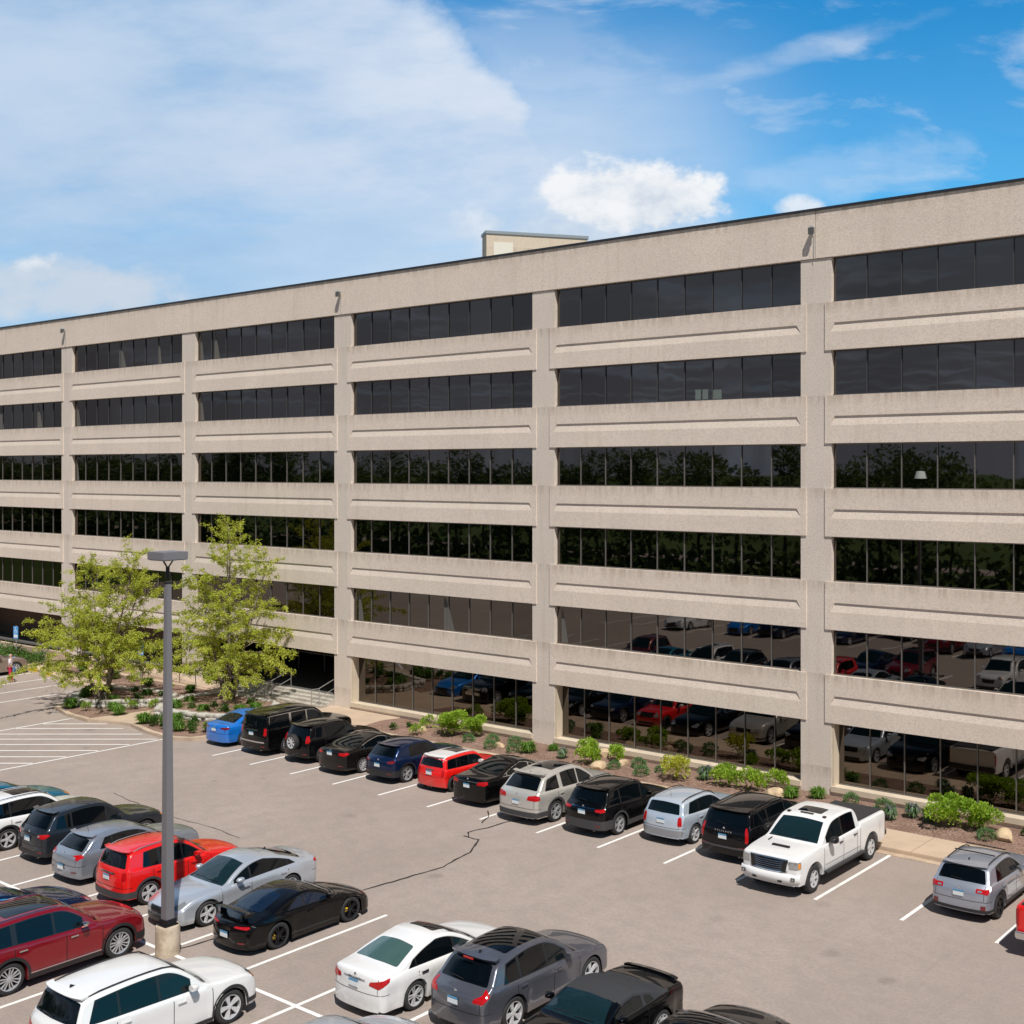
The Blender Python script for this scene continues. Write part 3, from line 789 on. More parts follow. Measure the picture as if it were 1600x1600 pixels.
def simplify_round(p):
    # round only the sharp corners of a densely sampled outline
    out = []; N = len(p)
    for i in range(N):
        a, b, c = Vector(p[i - 1]), Vector(p[i]), Vector(p[(i + 1) % N])
        u, v = (b - a), (c - b)
        if u.length < 1e-6 or v.length < 1e-6: continue
        if abs(u.angle(v)) > R(35):
            k0 = min(.03, u.length * .45); k1 = min(.03, v.length * .45); s0 = b - u.normalized() * k0; s1 = b + v.normalized() * k1
            for j in range(4):
                t = j / 3; out.append(tuple(s0 * (1 - t) ** 2 + b * 2 * t * (1 - t) + s1 * t * t))
        else: out.append(tuple(b))
    return out
class Car:
    def __init__(s, spec):
        s.s = spec; s.L, s.W, s.H = spec['L'], spec['W'], spec['H']
        s.R = spec['R']; s.fo = spec['fo']; s.wb = spec['wb']
        s.prof = chaikin(spec['prof'], 3)
        s.gc = spec.get('gc', .20); s.tum = math.tan(R(spec.get('tum', 20)))
        s.bt = spec['belt']; s.sw = spec.get('sweep', [(0, .24), (1.2, .13), (2.2, 0), (s.L - 1.0, -.04), (s.L, -.16)])
        s.side = SIDE_T if spec.get('boxy') else SIDE
    def top(s, x): return interp(s.prof, x)
    def belt(s, x): return min(interp(s.bt, x), s.top(x) - .06)
    def X(s, x): return s.L / 2 - x
    def body(s):
        P = s.prof; st = []
        # arclength resampling
        ds = .035
        acc = 0; st.append(P[0])
        for a, b in zip(P[:-1], P[1:]):
            l = math.hypot(b[0] - a[0], b[1] - a[1]); t = ds - acc
            while t <= l:
                st.append((a[0] + (b[0] - a[0]) * t / l, a[1] + (b[1] - a[1]) * t / l)); t += ds
            acc = l - (t - ds)
        st.append(P[-1])
        W2 = s.W / 2; Ra = s.R + s.s.get('arch', .055); arcs = (s.fo, s.fo + s.wb); L = s.L
        f0, r0 = s.s.get('taper', (.93, .95))
        V = []; n = None
        for (x, zt) in st:
            plan = f0 + (1 - f0) * sstep(0, 1.0, x); plan *= r0 + (1 - r0) * sstep(0, .9, L - x)
            w = W2 * plan; de = min(x, L - x); zb0 = s.gc
            if de < .14:
                q = math.sqrt(max(0, 1 - (1 - de / .14) ** 2)); w -= .10 * (1 - q); zb0 += .05 * (1 - q)
            if x < s.fo - s.R: zb0 += s.s.get('fup', .02)
            if x > s.fo + s.wb + s.R: zb0 += s.s.get('rup', .05)
            swp = interp(s.sw, x)
            bz = min(interp(s.bt, x), zt - .06)
            xa = x + swp * .9
            zb = zb0
            for ac in arcs:
                d = abs(xa - ac)
                if d < Ra: zb = max(zb, s.R + math.sqrt(Ra * Ra - d * d))
            zb = min(zb, bz - .05)
            sec = [(0, zb), ((w - .26) * .5, zb), (w - .26, zb), (w - .06, zb)]
            fl = 0
            for ac in arcs:
                d = abs(xa - ac)
                fl = max(fl, .018 * (1 - sstep(Ra, Ra + .22, d)))
            bref = interp(s.bt, x)
            for k in range(11):
                z = zb + (bz - zb) * k / 10
                r = (z - s.gc) / max(.2, bref - s.gc)
                y = w * interp(s.side, r) + fl * (1 - sstep(.62, .95, r))
                sec.append((y, z))
            hh = zt - bz; c = min(.085, hh * .5); crown = min(s.s.get('crown', .045), hh * .4)
            yg = w * s.side[-1][1] - .022; zg = bz + min(.012, hh * .1)
            ze = zt - crown - c; ye = yg - max(0, ze - zg) * s.tum
            for k in range(6): sec.append((yg + (ye - yg) * k / 5, zg + (ze - zg) * k / 5))
            yc = ye - c * 1.25; zc = zt - crown
            for k in range(1, 6):
                a = math.pi / 2 * k / 5
                sec.append((yc + (ye - yc) * math.cos(a), ze + (zc - ze) * math.sin(a)))
            for k in range(1, 7):
                y = yc * (1 - k / 6); sec.append((y, zt - crown * (y / yc) ** 2))
            n = len(sec)
            for sg in (1, -1):
                for (y, z) in sec:
                    V.append((s.X(x + swp * min(1, abs(y) / W2) ** 3), sg * y, z))
        m = MB(); F = []
        N = len(st)
        for i in range(N - 1):
            for sg in (0, 1):
                for k in range(n - 1):
                    a = (i * 2 + sg) * n + k; b = ((i + 1) * 2 + sg) * n + k
                    F.append((a, b, b + 1, a + 1) if sg == 0 else (a, a + 1, b + 1, b))
        m.add(V, F)
        # end caps
        for i in (0, N - 1):
            for sg in (0, 1):
                base = (i * 2 + sg) * n; M = 8; G = []
                x0 = st[i][0]; swp = interp(s.sw, x0)
                for k in range(n):
                    y, z = V[base + k][1], V[base + k][2]
                    G.append([(s.X(x0 + swp * min(1, abs(y * t / M) / W2) ** 3), y * t / M, z) for t in range(M + 1)])
                vs = [p for r_ in G for p in r_]; fs = []
                for k in range(n - 1):
                    for t in range(M):
                        a = k * (M + 1) + t; q = (a, a + 1, a + M + 2, a + M + 1)
                        fs.append(q if (sg == 0) == (i == 0) else q[::-1])
                m.add(vs, fs)
        bm = bmesh.new()
        me = bpy.data.meshes.new('tmp'); me.from_pydata(m.v, [], m.f); bm.from_mesh(me); bpy.data.meshes.remove(me)
        bmesh.ops.remove_doubles(bm, verts=bm.verts, dist=4e-4)
        bmesh.ops.dissolve_degenerate(bm, dist=1e-4, edges=bm.edges)
        bmesh.ops.recalc_face_normals(bm, faces=bm.faces)
        s.bm = bm; s.bvh = BVHTree.FromBMesh(bm)
        return bm
    # mappers -----------------------------------------------------------
    def m_side(s, sg): return lambda u, v: (Vector((s.X(u), sg * 3, v)), Vector((0, -sg, 0)))
    def m_top(s): return lambda u, v: (Vector((s.X(u), v, 5)), Vector((0, 0, -1)))
    def m_rear(s): return lambda u, v: (Vector((-s.L / 2 - 2, u, v)), Vector((1, 0, 0)))
    def m_front(s): return lambda u, v: (Vector((s.L / 2 + 2, u, v)), Vector((-1, 0, 0)))
    def m_seg(s, P0, P1):
        a = Vector((s.X(P0[0]), 0, P0[1])); b = Vector((s.X(P1[0]), 0, P1[1])); d = (b - a)
        nrm = Vector((-d.z, 0, d.x))
        if nrm.z < 0: nrm.negate()
        nrm.normalize()
        return lambda u, v: (a + d * v + Vector((0, u, 0)) + nrm * 2, -nrm)
    def m_corner(s, end, sg):
        # u<0 across the end, u>0 along the side
        xe = s.L / 2 if end == 'f' else -s.L / 2; dx = -1 if end == 'f' else 1; K = .5
        an = Vector((xe + dx * K, sg * (s.W / 2 - K), 0))
        def f(u, v):
            if u <= 0: q = Vector((xe, sg * (s.W / 2 + u), v))
            else: q = Vector((xe + dx * u, sg * s.W / 2, v))
            if u < -K: t = Vector((q.x + dx, q.y, v))
            elif u > K: t = Vector((q.x, q.y - sg, v))
            else: t = Vector((an.x, an.y, v))
            d = (t - q).normalized()
            return q - d * .5, d
        return f
    def patch(s, name, poly, mp, off, m, h=.05, parent=None, split=None, smooth=0):
        if smooth: poly = round_poly(poly, .025 * smooth)
        pts = []
        for i in range(len(poly)):
            a, b = Vector(poly[i]), Vector(poly[(i + 1) % len(poly)]); k = max(1, int((b - a).length / h))
            for j in range(k): pts.append(a.lerp(b, j / k))
        nb = len(pts)
        x0, x1 = min(p.x for p in pts), max(p.x for p in pts); y0, y1 = min(p.y for p in pts), max(p.y for p in pts)
        def inside(q):
            c = False; j = nb - 1
            for i in range(nb):
                if (pts[i].y > q.y) != (pts[j].y > q.y) and q.x < (pts[j].x - pts[i].x) * (q.y - pts[i].y) / (pts[j].y - pts[i].y) + pts[i].x: c = not c
                j = i
            return c
        inner = []
        nx = int((x1 - x0) / h); ny = int((y1 - y0) / h)
        for i in range(1, nx + 1):
            for j in range(1, ny + 1):
                q = Vector((x0 + (x1 - x0) * i / (nx + 1), y0 + (y1 - y0) * j / (ny + 1)))
                if inside(q) and min((q - p).length_squared for p in pts[:nb]) > (h * .35) ** 2: inner.append(q)
        allp = pts + inner
        r = delaunay_2d_cdt(allp, [], [list(range(nb))], 1, 1e-5)
        vs = []; ok = []
        for q in r[0]:
            o_, d = mp(q.x, q.y)
            hit = s.bvh.ray_cast(o_, d, 6)
            if hit[0] is None: vs.append(o_); ok.append(False); continue
            vs.append(hit[0] - d * off); ok.append(True)
        fs = [tuple(f) for f in r[2] if all(ok[i] for i in f)]
        # keep the largest connected piece
        par = list(range(len(vs)))
        def fd(i):
            while par[i] != i: par[i] = par[par[i]]; i = par[i]
            return i
        for f in fs:
            for i in f[1:]: par[fd(i)] = fd(f[0])
        cnt = {}
        for f in fs: cnt[fd(f[0])] = cnt.get(fd(f[0]), 0) + 1
        if len(cnt) > 1:
            k_ = max(cnt, key=cnt.get); fs = [f for f in fs if fd(f[0]) == k_]
        mb = MB()
        mats = [m] if not isinstance(m, (list, tuple)) else list(m)
        for f in fs:
            a, b, c = vs[f[0]], vs[f[1]], vs[f[2]]; nr = (b - a).cross(c - a)
            _, d = mp(0, 0.8)
            cen = (a + b + c) / 3
            outward = -mp(r[0][f[0]].x, r[0][f[0]].y)[1]
            if nr.dot(outward) < 0: f = f[::-1]
            mb.f.append(tuple(f)); mb.mi.append(1 if (split and split(sum((r[0][i].y for i in f)) / 3)) else 0)
        used = sorted({i for f in mb.f for i in f}); rem = {k: j for j, k in enumerate(used)}
        mb.v = [tuple(vs[i]) for i in used]; mb.f = [tuple(rem[i] for i in f) for f in mb.f]
        if not mb.f: return None
        o = mb.build(name, mats, parent or s.root, True, 60)
        return o
    # window outline ---------------------------------------------------
    def dlo(s, a, b, bt=None, mg=0.0, rear=None, lo=.035, hi=.125):
        """a..b at the belt; rear = s at the upper rear corner"""
        rear = rear if rear is not None else b
        lo_ = []; up_ = []
        def ut(x):
            x_ = min(max(x, 0), s.L)
            return min(s.top(x_ - .09), s.top(x_), s.top(x_ + .07)) - hi + mg
        n = max(4, int((b - a) / .07))
        for i in range(n + 1):
            x = a + (b - a) * i / n; lo_.append((x, s.belt(x) + lo - mg))
        m_ = max(4, int((rear - a) / .07))
        for i in range(m_ + 1):
            x = a + (rear - a) * i / m_; z = ut(x)
            if z > s.belt(x) + lo - mg + .02: up_.append((x, z))
        return lo_ + up_[::-1]
    def part(s, mb, name, m, parent=None, smooth=False, bev=0):
        o = mb.build(name, m, parent or s.root, smooth)
        if bev: bevel(o, bev)
        return o

def make_car(spec, loc, rz, name, label, cat):
    c = Car(spec); c.body(); S_ = spec; S_.setdefault('rear_seams', True)
    root = empty(name, (loc[0], loc[1], 0), rz); tag(root, label, cat); c.root = root
    L, W, H = c.L, c.W, c.H; W2 = W / 2
    pm = S_['paint']
    # body (and a cloth top split off for the convertible)
    bm = c.bm
    if S_.get('soft'):
        s0, s1 = S_['soft']; b2 = bm.copy()
        def is_top(f):
            q = f.calc_center_median(); x = L / 2 - q.x
            return s0 - .02 + .16 * (abs(q.y) / W2) ** 3 < x < s1 and q.z > c.belt(x) + .02
        bmesh.ops.delete(bm, geom=[f for f in bm.faces if is_top(f)], context='FACES')
        bmesh.ops.delete(b2, geom=[f for f in b2.faces if not is_top(f)], context='FACES')
        me = bpy.data.meshes.new('soft_top'); b2.to_mesh(me); b2.free(); me.materials.append(S_['soft_mat'])
        me.polygons.foreach_set('use_smooth', [True] * len(me.polygons))
        o = bpy.data.objects.new('soft_top', me); C.objects.link(o); o.parent = root
    me = bpy.data.meshes.new('body'); bm.to_mesh(me); me.materials.append(pm)
    me.polygons.foreach_set('use_smooth', [True] * len(me.polygons)); me.set_sharp_from_angle(angle=R(48))
    bo = bpy.data.objects.new('body', me); C.objects.link(bo); bo.parent = root
    # underbody
    m = MB(); m.box(-L / 2 + .25, L / 2 - .3, -W2 + .29, W2 - .29, c.gc - .02, c.gc + .42); c.part(m, 'underbody', under_m)
    # wheels
    style = S_['rim']; dr, ty, rm = wheel_meshes(c.R, style)
    for sc_, fr in ((c.fo, 1), (c.fo + c.wb, 0)):
        for sg in (1, -1):
            wl = bpy.data.objects.new('wheel', dr); C.objects.link(wl); wl.parent = root
            wl.location = (c.X(sc_), sg * (W2 - .012), c.R)
            wl.rotation_euler = (0, 0, 0) if sg == 1 else (0, 0, math.pi)
            for nm, msh in (('tyre', ty), ('rim', rm)):
                t = bpy.data.objects.new(nm, msh); C.objects.link(t); t.parent = wl
            if S_.get('caliper'):
                m = MB(); m.box(-.05, .05, -.075, -.03, .10, .19); m.v = [(x, y, z) for x, y, z in m.v]
                k = m.build('brake_caliper', mat('yellow_caliper', (.85, .50, .02), .4), wl)
                k.rotation_euler = (0, R(80 if fr else 95), 0)
    # windows ----------------------------------------------------------
    gf = S_['ws']; ww = S_.get('wsw', (W2 - .14, W2 - .32))
    wsp = [(-ww[0], .03), (-ww[0] * .5, -.01), (0, -.02), (ww[0] * .5, -.01), (ww[0], .03), (ww[1], .97), (0, 1.0), (-ww[1], .97)]
    c.patch('windscreen', wsp, c.m_seg(*gf), .006, S_.get('wsg', glass_ws))
    rg = S_.get('rg')
    if rg:
        rw = S_.get('rgw', (W2 - .20, W2 - .30))
        poly = [(-rw[0], .04), (0, -.01), (rw[0], .04), (rw[1], .96), (0, 1.0), (-rw[1], .96)]
        poly = [(a * 1.0, b) for a, b in poly]
        c.patch('rear_window', round_poly(poly, .08), c.m_seg(*rg), .006, S_.get('rgg', glass_tint))
    tr = S_.get('trim', trim_blk)
    wins = S_['wins']      # list of (a, b) at belt ; last has rear upper
    ra = S_.get('wrear', wins[-1][1])
    for sg in (1, -1):
        if S_.get('band', True):
            c.patch('window_trim', c.dlo(wins[0][0] - .02, wins[-1][1] + .03, mg=.020, rear=ra + .02), c.m_side(sg), .0035, tr)
        for i, (a, b) in enumerate(wins):
            last = i == len(wins) - 1
            sl = S_.get('pslant', 0)
            p = c.dlo(a, b, rear=ra if last else b - 0.0)
            g_ = S_.get('gfront', glass_car) if i == 0 else S_.get('grear', glass_tint)
            c.patch('side_window', simplify_round(p), c.m_side(sg), .0075, g_)
        # gaps between doors
        gaps = MB()
        for dx in S_['doors']:
            z0 = c.gc + .10; z1 = c.belt(dx) + .01
            # door gap as thin strip
            o = c.patch('door_gap', [(dx - .009, z0), (dx + .009, z0), (dx + .009, z1), (dx - .009, z1)], c.m_side(sg), .0025, gap_m, h=.09)
        for hx in S_.get('handles', []):
            z = c.belt(hx) - .14
            hit = c.bvh.ray_cast(Vector((c.X(hx), sg * 3, z)), Vector((0, -sg, 0)), 4)
            if hit[0]:
                m = MB(); y = hit[0].y; m.box(c.X(hx) - .10, c.X(hx) + .10, *(sorted((y + sg * .012, y + sg * .035))), z - .018, z + .018)
                m.box(c.X(hx) - .095, c.X(hx) - .07, *(sorted((y - sg * .01, y + sg * .02))), z - .014, z + .014); m.box(c.X(hx) + .07, c.X(hx) + .095, *(sorted((y - sg * .01, y + sg * .02))), z - .014, z + .014)
                c.part(m, 'door_handle', S_.get('handle_mat', pm))
        # mirror
        mx = S_['mirror']; z = c.belt(mx) + .10
        hit = c.bvh.ray_cast(Vector((c.X(mx), sg * 3, z - .05)), Vector((0, -sg, 0)), 4)
        y = hit[0].y if hit[0] else sg * (W2 - .12)
        m = MB(); ms = S_.get('mir_s', 1.0)
        x = c.X(mx)
        V_ = []
        for (dx, k) in ((-.075, 1.0), (-.02, 1.05), (.05, .92), (.095, .55)):
            for q in range(12):
                a = 2 * math.pi * q / 12; e = .55
                cy = math.copysign(abs(math.cos(a)) ** e, math.cos(a)); cz = math.copysign(abs(math.sin(a)) ** e, math.sin(a))
                V_.append((x + dx * ms, y + sg * (.135 * ms + .02) + cy * .090 * k * ms, z + .02 + cz * .060 * k * ms * S_.get('mir_h', 1)))
        F_ = [(i * 12 + q, i * 12 + (q + 1) % 12, (i + 1) * 12 + (q + 1) % 12, (i + 1) * 12 + q) for i in range(3) for q in range(12)]
        F_ += [tuple(range(11, -1, -1)), tuple(36 + q for q in range(12))]
        m.add(V_, F_); m.box(x - .035, x + .035, *(sorted((y - sg * .04, y + sg * .12))), z - .045, z - .01)
        c.part(m, 'mirror', S_.get('mir_mat', pm), smooth=True)
    # lights -----------------------------------------------------------
    for sg in (1, -1):
        for nm, mp, poly, mt in (('headlight', c.m_corner('f', sg), S_.get('hl'), S_.get('hl_mat', clr_l)), ('taillight', c.m_corner('r', sg), S_.get('tl'), S_.get('tl_mat', red_l)), ):
            if poly:
                o = c.patch(nm, poly, mp, .008, mt, h=.04, smooth=1)
                if o is not None and nm == 'taillight' and S_.get('tl_in'):
                    c.patch('reversing_lens', S_['tl_in'], mp, .013, clr_l, h=.03, parent=o, smooth=1)
                if o is not None and nm == 'headlight' and S_.get('hl_in'):
                    c.patch('indicator_lens', S_['hl_in'], mp, .013, amb_l, h=.03, parent=o, smooth=1)
        if S_.get('refl'):
            c.patch('reflector', S_['refl'], c.m_corner('r', sg), .016, red_dk, h=.04)
    # cladding -----------------------------------------------------------
    cl = S_.get('clad')
    if cl:
        zf, zr, zs = S_.get('clad_z', (.46, .50, .36))
        for sg in (1, -1):
            for ac in (c.fo, c.fo + c.wb):
                Ra = c.R + .055; Rb = Ra + .075; ac_ = ac
                outp = []; inp = []
                for k in range(25):
                    a = math.pi * k / 24
                    outp.append((ac_ - Rb * math.cos(a), c.R + Rb * math.sin(a))); inp.append((ac_ - (Ra + .004) * math.cos(a), c.R + (Ra + .004) * math.sin(a)))
                outp = [(outp[0][0], c.gc + .03)] + outp + [(outp[-1][0], c.gc + .03)]; inp = [(inp[0][0], c.gc + .03)] + inp + [(inp[-1][0], c.gc + .03)]
                c.patch('wheel_arch_trim', outp + inp[::-1], c.m_side(sg), .014, cl, h=.05)
            c.patch('sill_trim', [(c.fo + c.R + .10, c.gc + .01), (c.fo + c.wb - c.R - .10, c.gc + .01), (c.fo + c.wb - c.R - .10, zs), (c.fo + c.R + .10, zs)], c.m_side(sg), .010, cl, h=.08)
            # bumpers: corner patches meeting at the middle
        for end, zz in (('f', zf), ('r', zr)):
            lim = (c.fo if end == 'f' else L - c.fo - c.wb) - c.R - .08
            for sg in (1, -1):
                u1 = max(.1, lim)
                c.patch('bumper_trim', [(-W2 + .001, c.gc + .085), (u1, c.gc + .085), (u1, zz), (-W2 + .001, zz)], c.m_corner(end, sg), .012, cl, h=.06)
    if S_.get('rear_panel'):
        z0, z1, hw, mt = S_['rear_panel']; c.patch('bumper_insert', [(-hw, z0), (hw, z0), (hw * .94, z1), (-hw * .94, z1)], c.m_rear(), .018, mt, h=.06)
    if S_.get('garnish'):
        z0, z1, hw, mt = S_['garnish']; c.patch('tailgate_bar', [(-hw, z0), (hw, z0), (hw, z1), (-hw, z1)], c.m_rear(), .020, mt, h=.06)
    # plate
    pz = S_.get('plate')
    if pz:
        hit = c.bvh.ray_cast(Vector((-L / 2 - 2, 0, pz)), Vector((1, 0, 0)), 4)
        if hit[0]:
            x = hit[0].x - .03; m = MB(); m.box(x - .012, x, -.152, .152, pz - .078, pz + .03, 0); m.box(x - .013, x - .001, -.152, .152, pz + .0305, pz + .078, 1)
            m.box(x, x + .035, -.12, .12, pz - .06, pz + .06, 2)
            c.part(m, 'license_plate', [plate_w, plate_b, trim_blk])
    if S_.get('fplate'):
        pz = S_['fplate']; hit = c.bvh.ray_cast(Vector((L / 2 + 2, 0, pz)), Vector((-1, 0, 0)), 4)
        if hit[0]:
            x = hit[0].x + .05; m = MB(); m.box(x, x + .012, -.152, .152, pz - .078, pz + .03, 0); m.box(x + .001, x + .013, -.152, .152, pz + .0305, pz + .078, 1); m.box(x - .04, x, -.12, .12, pz - .06, pz + .06, 2)
            c.part(m, 'license_plate', [plate_w, plate_b, trim_blk])
    # grille
    gr = S_.get('grille', (.42, .62, .5))
    if gr:
        z0, z1, hw = gr
        g_ = c.patch('grille', [(-hw * .9, z0), (hw * .9, z0), (hw, z1), (-hw, z1)], c.m_front(), .016, S_.get('grille_mat', trim_blk), h=.06, smooth=1)
        if S_.get('grille_bars') and g_ is not None:
            for z in S_['grille_bars']:
                c.patch('grille_bar', [(-hw * .9, z - .014), (hw * .9, z - .014), (hw * .9, z + .014), (-hw * .9, z + .014)], c.m_front(), .028, chrome, h=.07, parent=g_)
    lg = S_.get('lgrille', (.26, .38, W2 - .38))
    if lg: c.patch('lower_grille', [(-lg[2], lg[0]), (lg[2], lg[0]), (lg[2] * .94, lg[1]), (-lg[2] * .94, lg[1])], c.m_front(), .018, trim_blk, h=.07)
    # roof items
    if S_.get('sunroof'):
        a, b, hw, *rest = S_['sunroof']; c.patch('sunroof', round_poly([(a, -hw), (b, -hw), (b, hw), (a, hw)], .08) if not rest else [(a, -hw), (b, -hw), (b, hw), (a, hw)], c.m_top(), .006, glass_tint, h=.07)
    if S_.get('roof_panel'):
        a, b, hw, mt = S_['roof_panel']; c.patch('roof', [(a, -hw + .05), (a - .06, 0), (a, hw - .05), (b, hw), (b, -hw)], c.m_top(), .005, mt, h=.05, smooth=2)
    if S_.get('rails'):
        a, b, inset, mt = S_['rails']
        for sg in (1, -1):
            pts = []
            for k in range(9):
                x = a + (b - a) * k / 8; y = sg * (W2 - inset)
                hit = c.bvh.ray_cast(Vector((c.X(x), y, 5)), Vector((0, 0, -1)), 6); z = hit[0].z
                lift = S_.get('rail_lift', .045) if 0 < k < 8 else .008
                pts.append((c.X(x), y, z + lift))
            m = MB(); m.tube(pts, .017, 6); c.part(m, 'roof_rail', mt, smooth=True)
    if S_.get('crossbars'):
        for x in S_['crossbars']:
            hit = c.bvh.ray_cast(Vector((c.X(x), 0, 5)), Vector((0, 0, -1)), 6); z = hit[0].z + .07
            m = MB(); m.tube([(c.X(x), -W2 + .3, z - .01), (c.X(x), 0, z), (c.X(x), W2 - .3, z - .01)], .018, 6); c.part(m, 'crossbar', trim_blk)
    if S_.get('fin'):
        x = S_['fin']; hit = c.bvh.ray_cast(Vector((c.X(x), 0, 5)), Vector((0, 0, -1)), 6); z = hit[0].z
        m = MB(); q = c.X(x); m.add([(q + .09, 0, z), (q - .05, .022, z - .002), (q - .05, -.022, z - .002), (q - .045, 0, z + .065), (q - .02, 0, z + .06)], [(0, 1, 3, 4), (0, 4, 3, 2), (1, 2, 3)])
        c.part(m, 'antenna', S_.get('fin_mat', trim_blk))
    if S_.get('mast'):
        x, y0 = S_['mast']; hit = c.bvh.ray_cast(Vector((c.X(x), y0, 5)), Vector((0, 0, -1)), 6); p = hit[0]
        m = MB(); m.tube([p, p + Vector((-.05, 0, .16))], .006, 5); m.tube([p + Vector((-.05, 0, .16)), p + Vector((-.12, 0, S_.get('mast_h', .3)))], .003, 4); c.part(m, 'antenna', trim_blk)
    if S_.get('spoiler'):       # lip above the tailgate glass
        x, z, hw, dp = S_['spoiler']; m = MB()
        V_ = []
        for k in range(11):
            t = -1 + 2 * k / 10; y = t * hw; dx = .10 * abs(t) ** 3
            V_ += [(c.X(x) + dx + .05, y, z + .012), (c.X(x + dp) + dx, y, z - .012), (c.X(x + dp) + dx + .02, y, z - .045), (c.X(x) + dx + .05, y, z - .04)]
        F_ = []
        for k in range(10):
            for j in range(4): F_.append((k * 4 + j, k * 4 + (j + 1) % 4, (k + 1) * 4 + (j + 1) % 4, (k + 1) * 4 + j))
        F_ += [(3, 2, 1, 0), (40, 41, 42, 43)]
        m.add(V_, F_); o = m.build('spoiler', S_.get('sp_mat', pm), root, True, 50, True)
    if S_.get('brake_light'):
        x, z = S_['brake_light']; m = MB(); m.box(c.X(x) - .012, c.X(x) + .012, -.15, .15, z - .018, z + .018); c.part(m, 'high_brake_light', red_l)
    if S_.get('wiper', True) and S_['kindr'] != 'sedan' and rg:
        P0, P1 = rg; t = .12; m = MB()
        a = Vector((c.X(P0[0] + (P1[0] - P0[0]) * t), 0, P0[1] + (P1[1] - P0[1]) * t)) + Vector((-.03, 0, .01))
        m.tube([a + Vector((0, -.05, -.02)), a + Vector((.0, .30, .02))], .009, 5); c.part(m, 'rear_wiper', trim_blk)
    # front wipers strip
    m = MB(); P0, P1 = gf
    for y0 in (-.55, .05):
        t = .07; a = Vector((c.X(P0[0] + (P1[0] - P0[0]) * t), 0, P0[1] + (P1[1] - P0[1]) * t)) + Vector((.015, 0, .028))
        m.tube([a + Vector((-.06 * ((y0) / .6) ** 2, y0, 0)), a + Vector((-.03, y0 + .5, .01))], .009, 5)
    c.part(m, 'wiper', trim_blk)
    # seams at the rear end
    rb_ = S_['prof'][14] if False else None
    z1 = (rg[0][1] - .06) if rg else c.H * .6
    zb_ = S_.get('seam_z', .62 if S_['kindr'] != 'truck' else None)
    if zb_ and S_['rear_seams']:
        for sg in (1, -1):
            c.patch('bumper_seam', [(-W2 + .001, zb_ - .006), (.30, zb_ - .006), (.30, zb_ + .006), (-W2 + .001, zb_ + .006)], c.m_corner('r', sg), .004, gap_m, h=.09)
            y0 = sg * (W2 - .20)
            c.patch('tailgate_seam', [(y0 - .006, zb_ + .02), (y0 + .006, zb_ + .02), (y0 + .006, z1), (y0 - .006, z1)], c.m_rear(), .004, gap_m, h=.08)
    # badge and lettering
    if S_.get('badge'):
        z = S_['badge']; hit = c.bvh.ray_cast(Vector((-L / 2 - 2, 0, z)), Vector((1, 0, 0)), 4)
        if hit[0]:
            m = MB(); m.lathe([(.0005, -.006), (.036, -.004), (.045, 0.004)], 16, 'y'); m.v = [(y - .004 + hit[0].x, x, z2 + z) for x, y, z2 in m.v]
            c.part(m, 'badge', chrome)
    if S_.get('text'):
        txt, z, sz_, sp_ = S_['text']
        cu = bpy.data.curves.new('lettering', 'FONT'); cu.body = txt; cu.size = sz_; cu.space_character = sp_; cu.align_x = 'CENTER'; cu.extrude = .004
        to = bpy.data.objects.new('lettering_tmp', cu); C.objects.link(to)
        dg = bpy.context.evaluated_depsgraph_get(); me = bpy.data.meshes.new_from_object(to.evaluated_get(dg)); bpy.data.objects.remove(to)
        me.name = 'lettering'; me.materials.clear(); me.materials.append(chrome)
        o = bpy.data.objects.new('lettering', me); C.objects.link(o); o.parent = root
        if S_.get('text_front'):
            hit = c.bvh.ray_cast(Vector((L / 2 + 2, 0, z)), Vector((-1, 0, 0)), 4)
            o.location = (hit[0].x + .05, 0, z - sz_ * .35); o.rotation_euler = (R(90), 0, R(90))
        else:
            hit = c.bvh.ray_cast(Vector((-L / 2 - 2, 0, z)), Vector((1, 0, 0)), 4)
            o.location = (hit[0].x - .02, 0, z - sz_ * .35); o.rotation_euler = (R(90), 0, R(-90))
    # exhaust
    for y in S_.get('exhaust', []):
        m = MB(); xx = -L / 2 + .10; m.lathe([(.030, -.10), (.032, .06), (.026, .06), (.024, -.08)], 12, 'y'); m.v = [(xx - y_, x_ + y, z_ + c.gc + .05) for x_, y_, z_ in m.v]
        c.part(m, 'exhaust_pipe', chrome)
    c.bm.free()
    return root, c

# ---- profile families (x from the nose, z) --------------------------------
def pf_sedan(L, H, hood, cowl, wt, rt, rb, deck, nose=.62):
    return [(0, .34), (0, nose - .10), (.03, nose), (.14, nose + .07), (.45, hood - .09), (cowl - .35, hood - .012), (cowl, hood + .01), (cowl + (wt - cowl) * .5, hood + (H - hood) * .55), (wt, H - .055), (wt + .35, H - .006), ((wt + rt) / 2 + .1, H), (rt - .35, H - .025), (rt, H - .09),
            ((rt + rb) / 2, (H - .09 + deck) / 2 + .015), (rb, deck + .012), (L - .22, deck - .005), (L - .07, deck - .03), (L - .02, deck - .16), (L, .62), (L, .34)]
def pf_suv(L, H, hood, cowl, wt, rt, rb, rbz, nose=.75, tail=.75, rdrop=.06):
    return [(0, .36), (0, nose - .15), (.03, nose), (.11, nose + .10), (.35, hood - .07), (cowl - .35, hood - .012), (cowl, hood + .01), (cowl + (wt - cowl) * .5, hood + (H - hood) * .55), (wt, H - .055), (wt + .35, H - .008), ((wt + rt) / 2, H), (rt - .3, H - rdrop * .7), (rt, H - rdrop - .02),
            ((rt + rb) / 2, (H - rdrop + rbz) / 2), (rb, rbz), (L - .05, rbz - .12), (L - .01, tail), (L, tail - .14), (L, .40)]
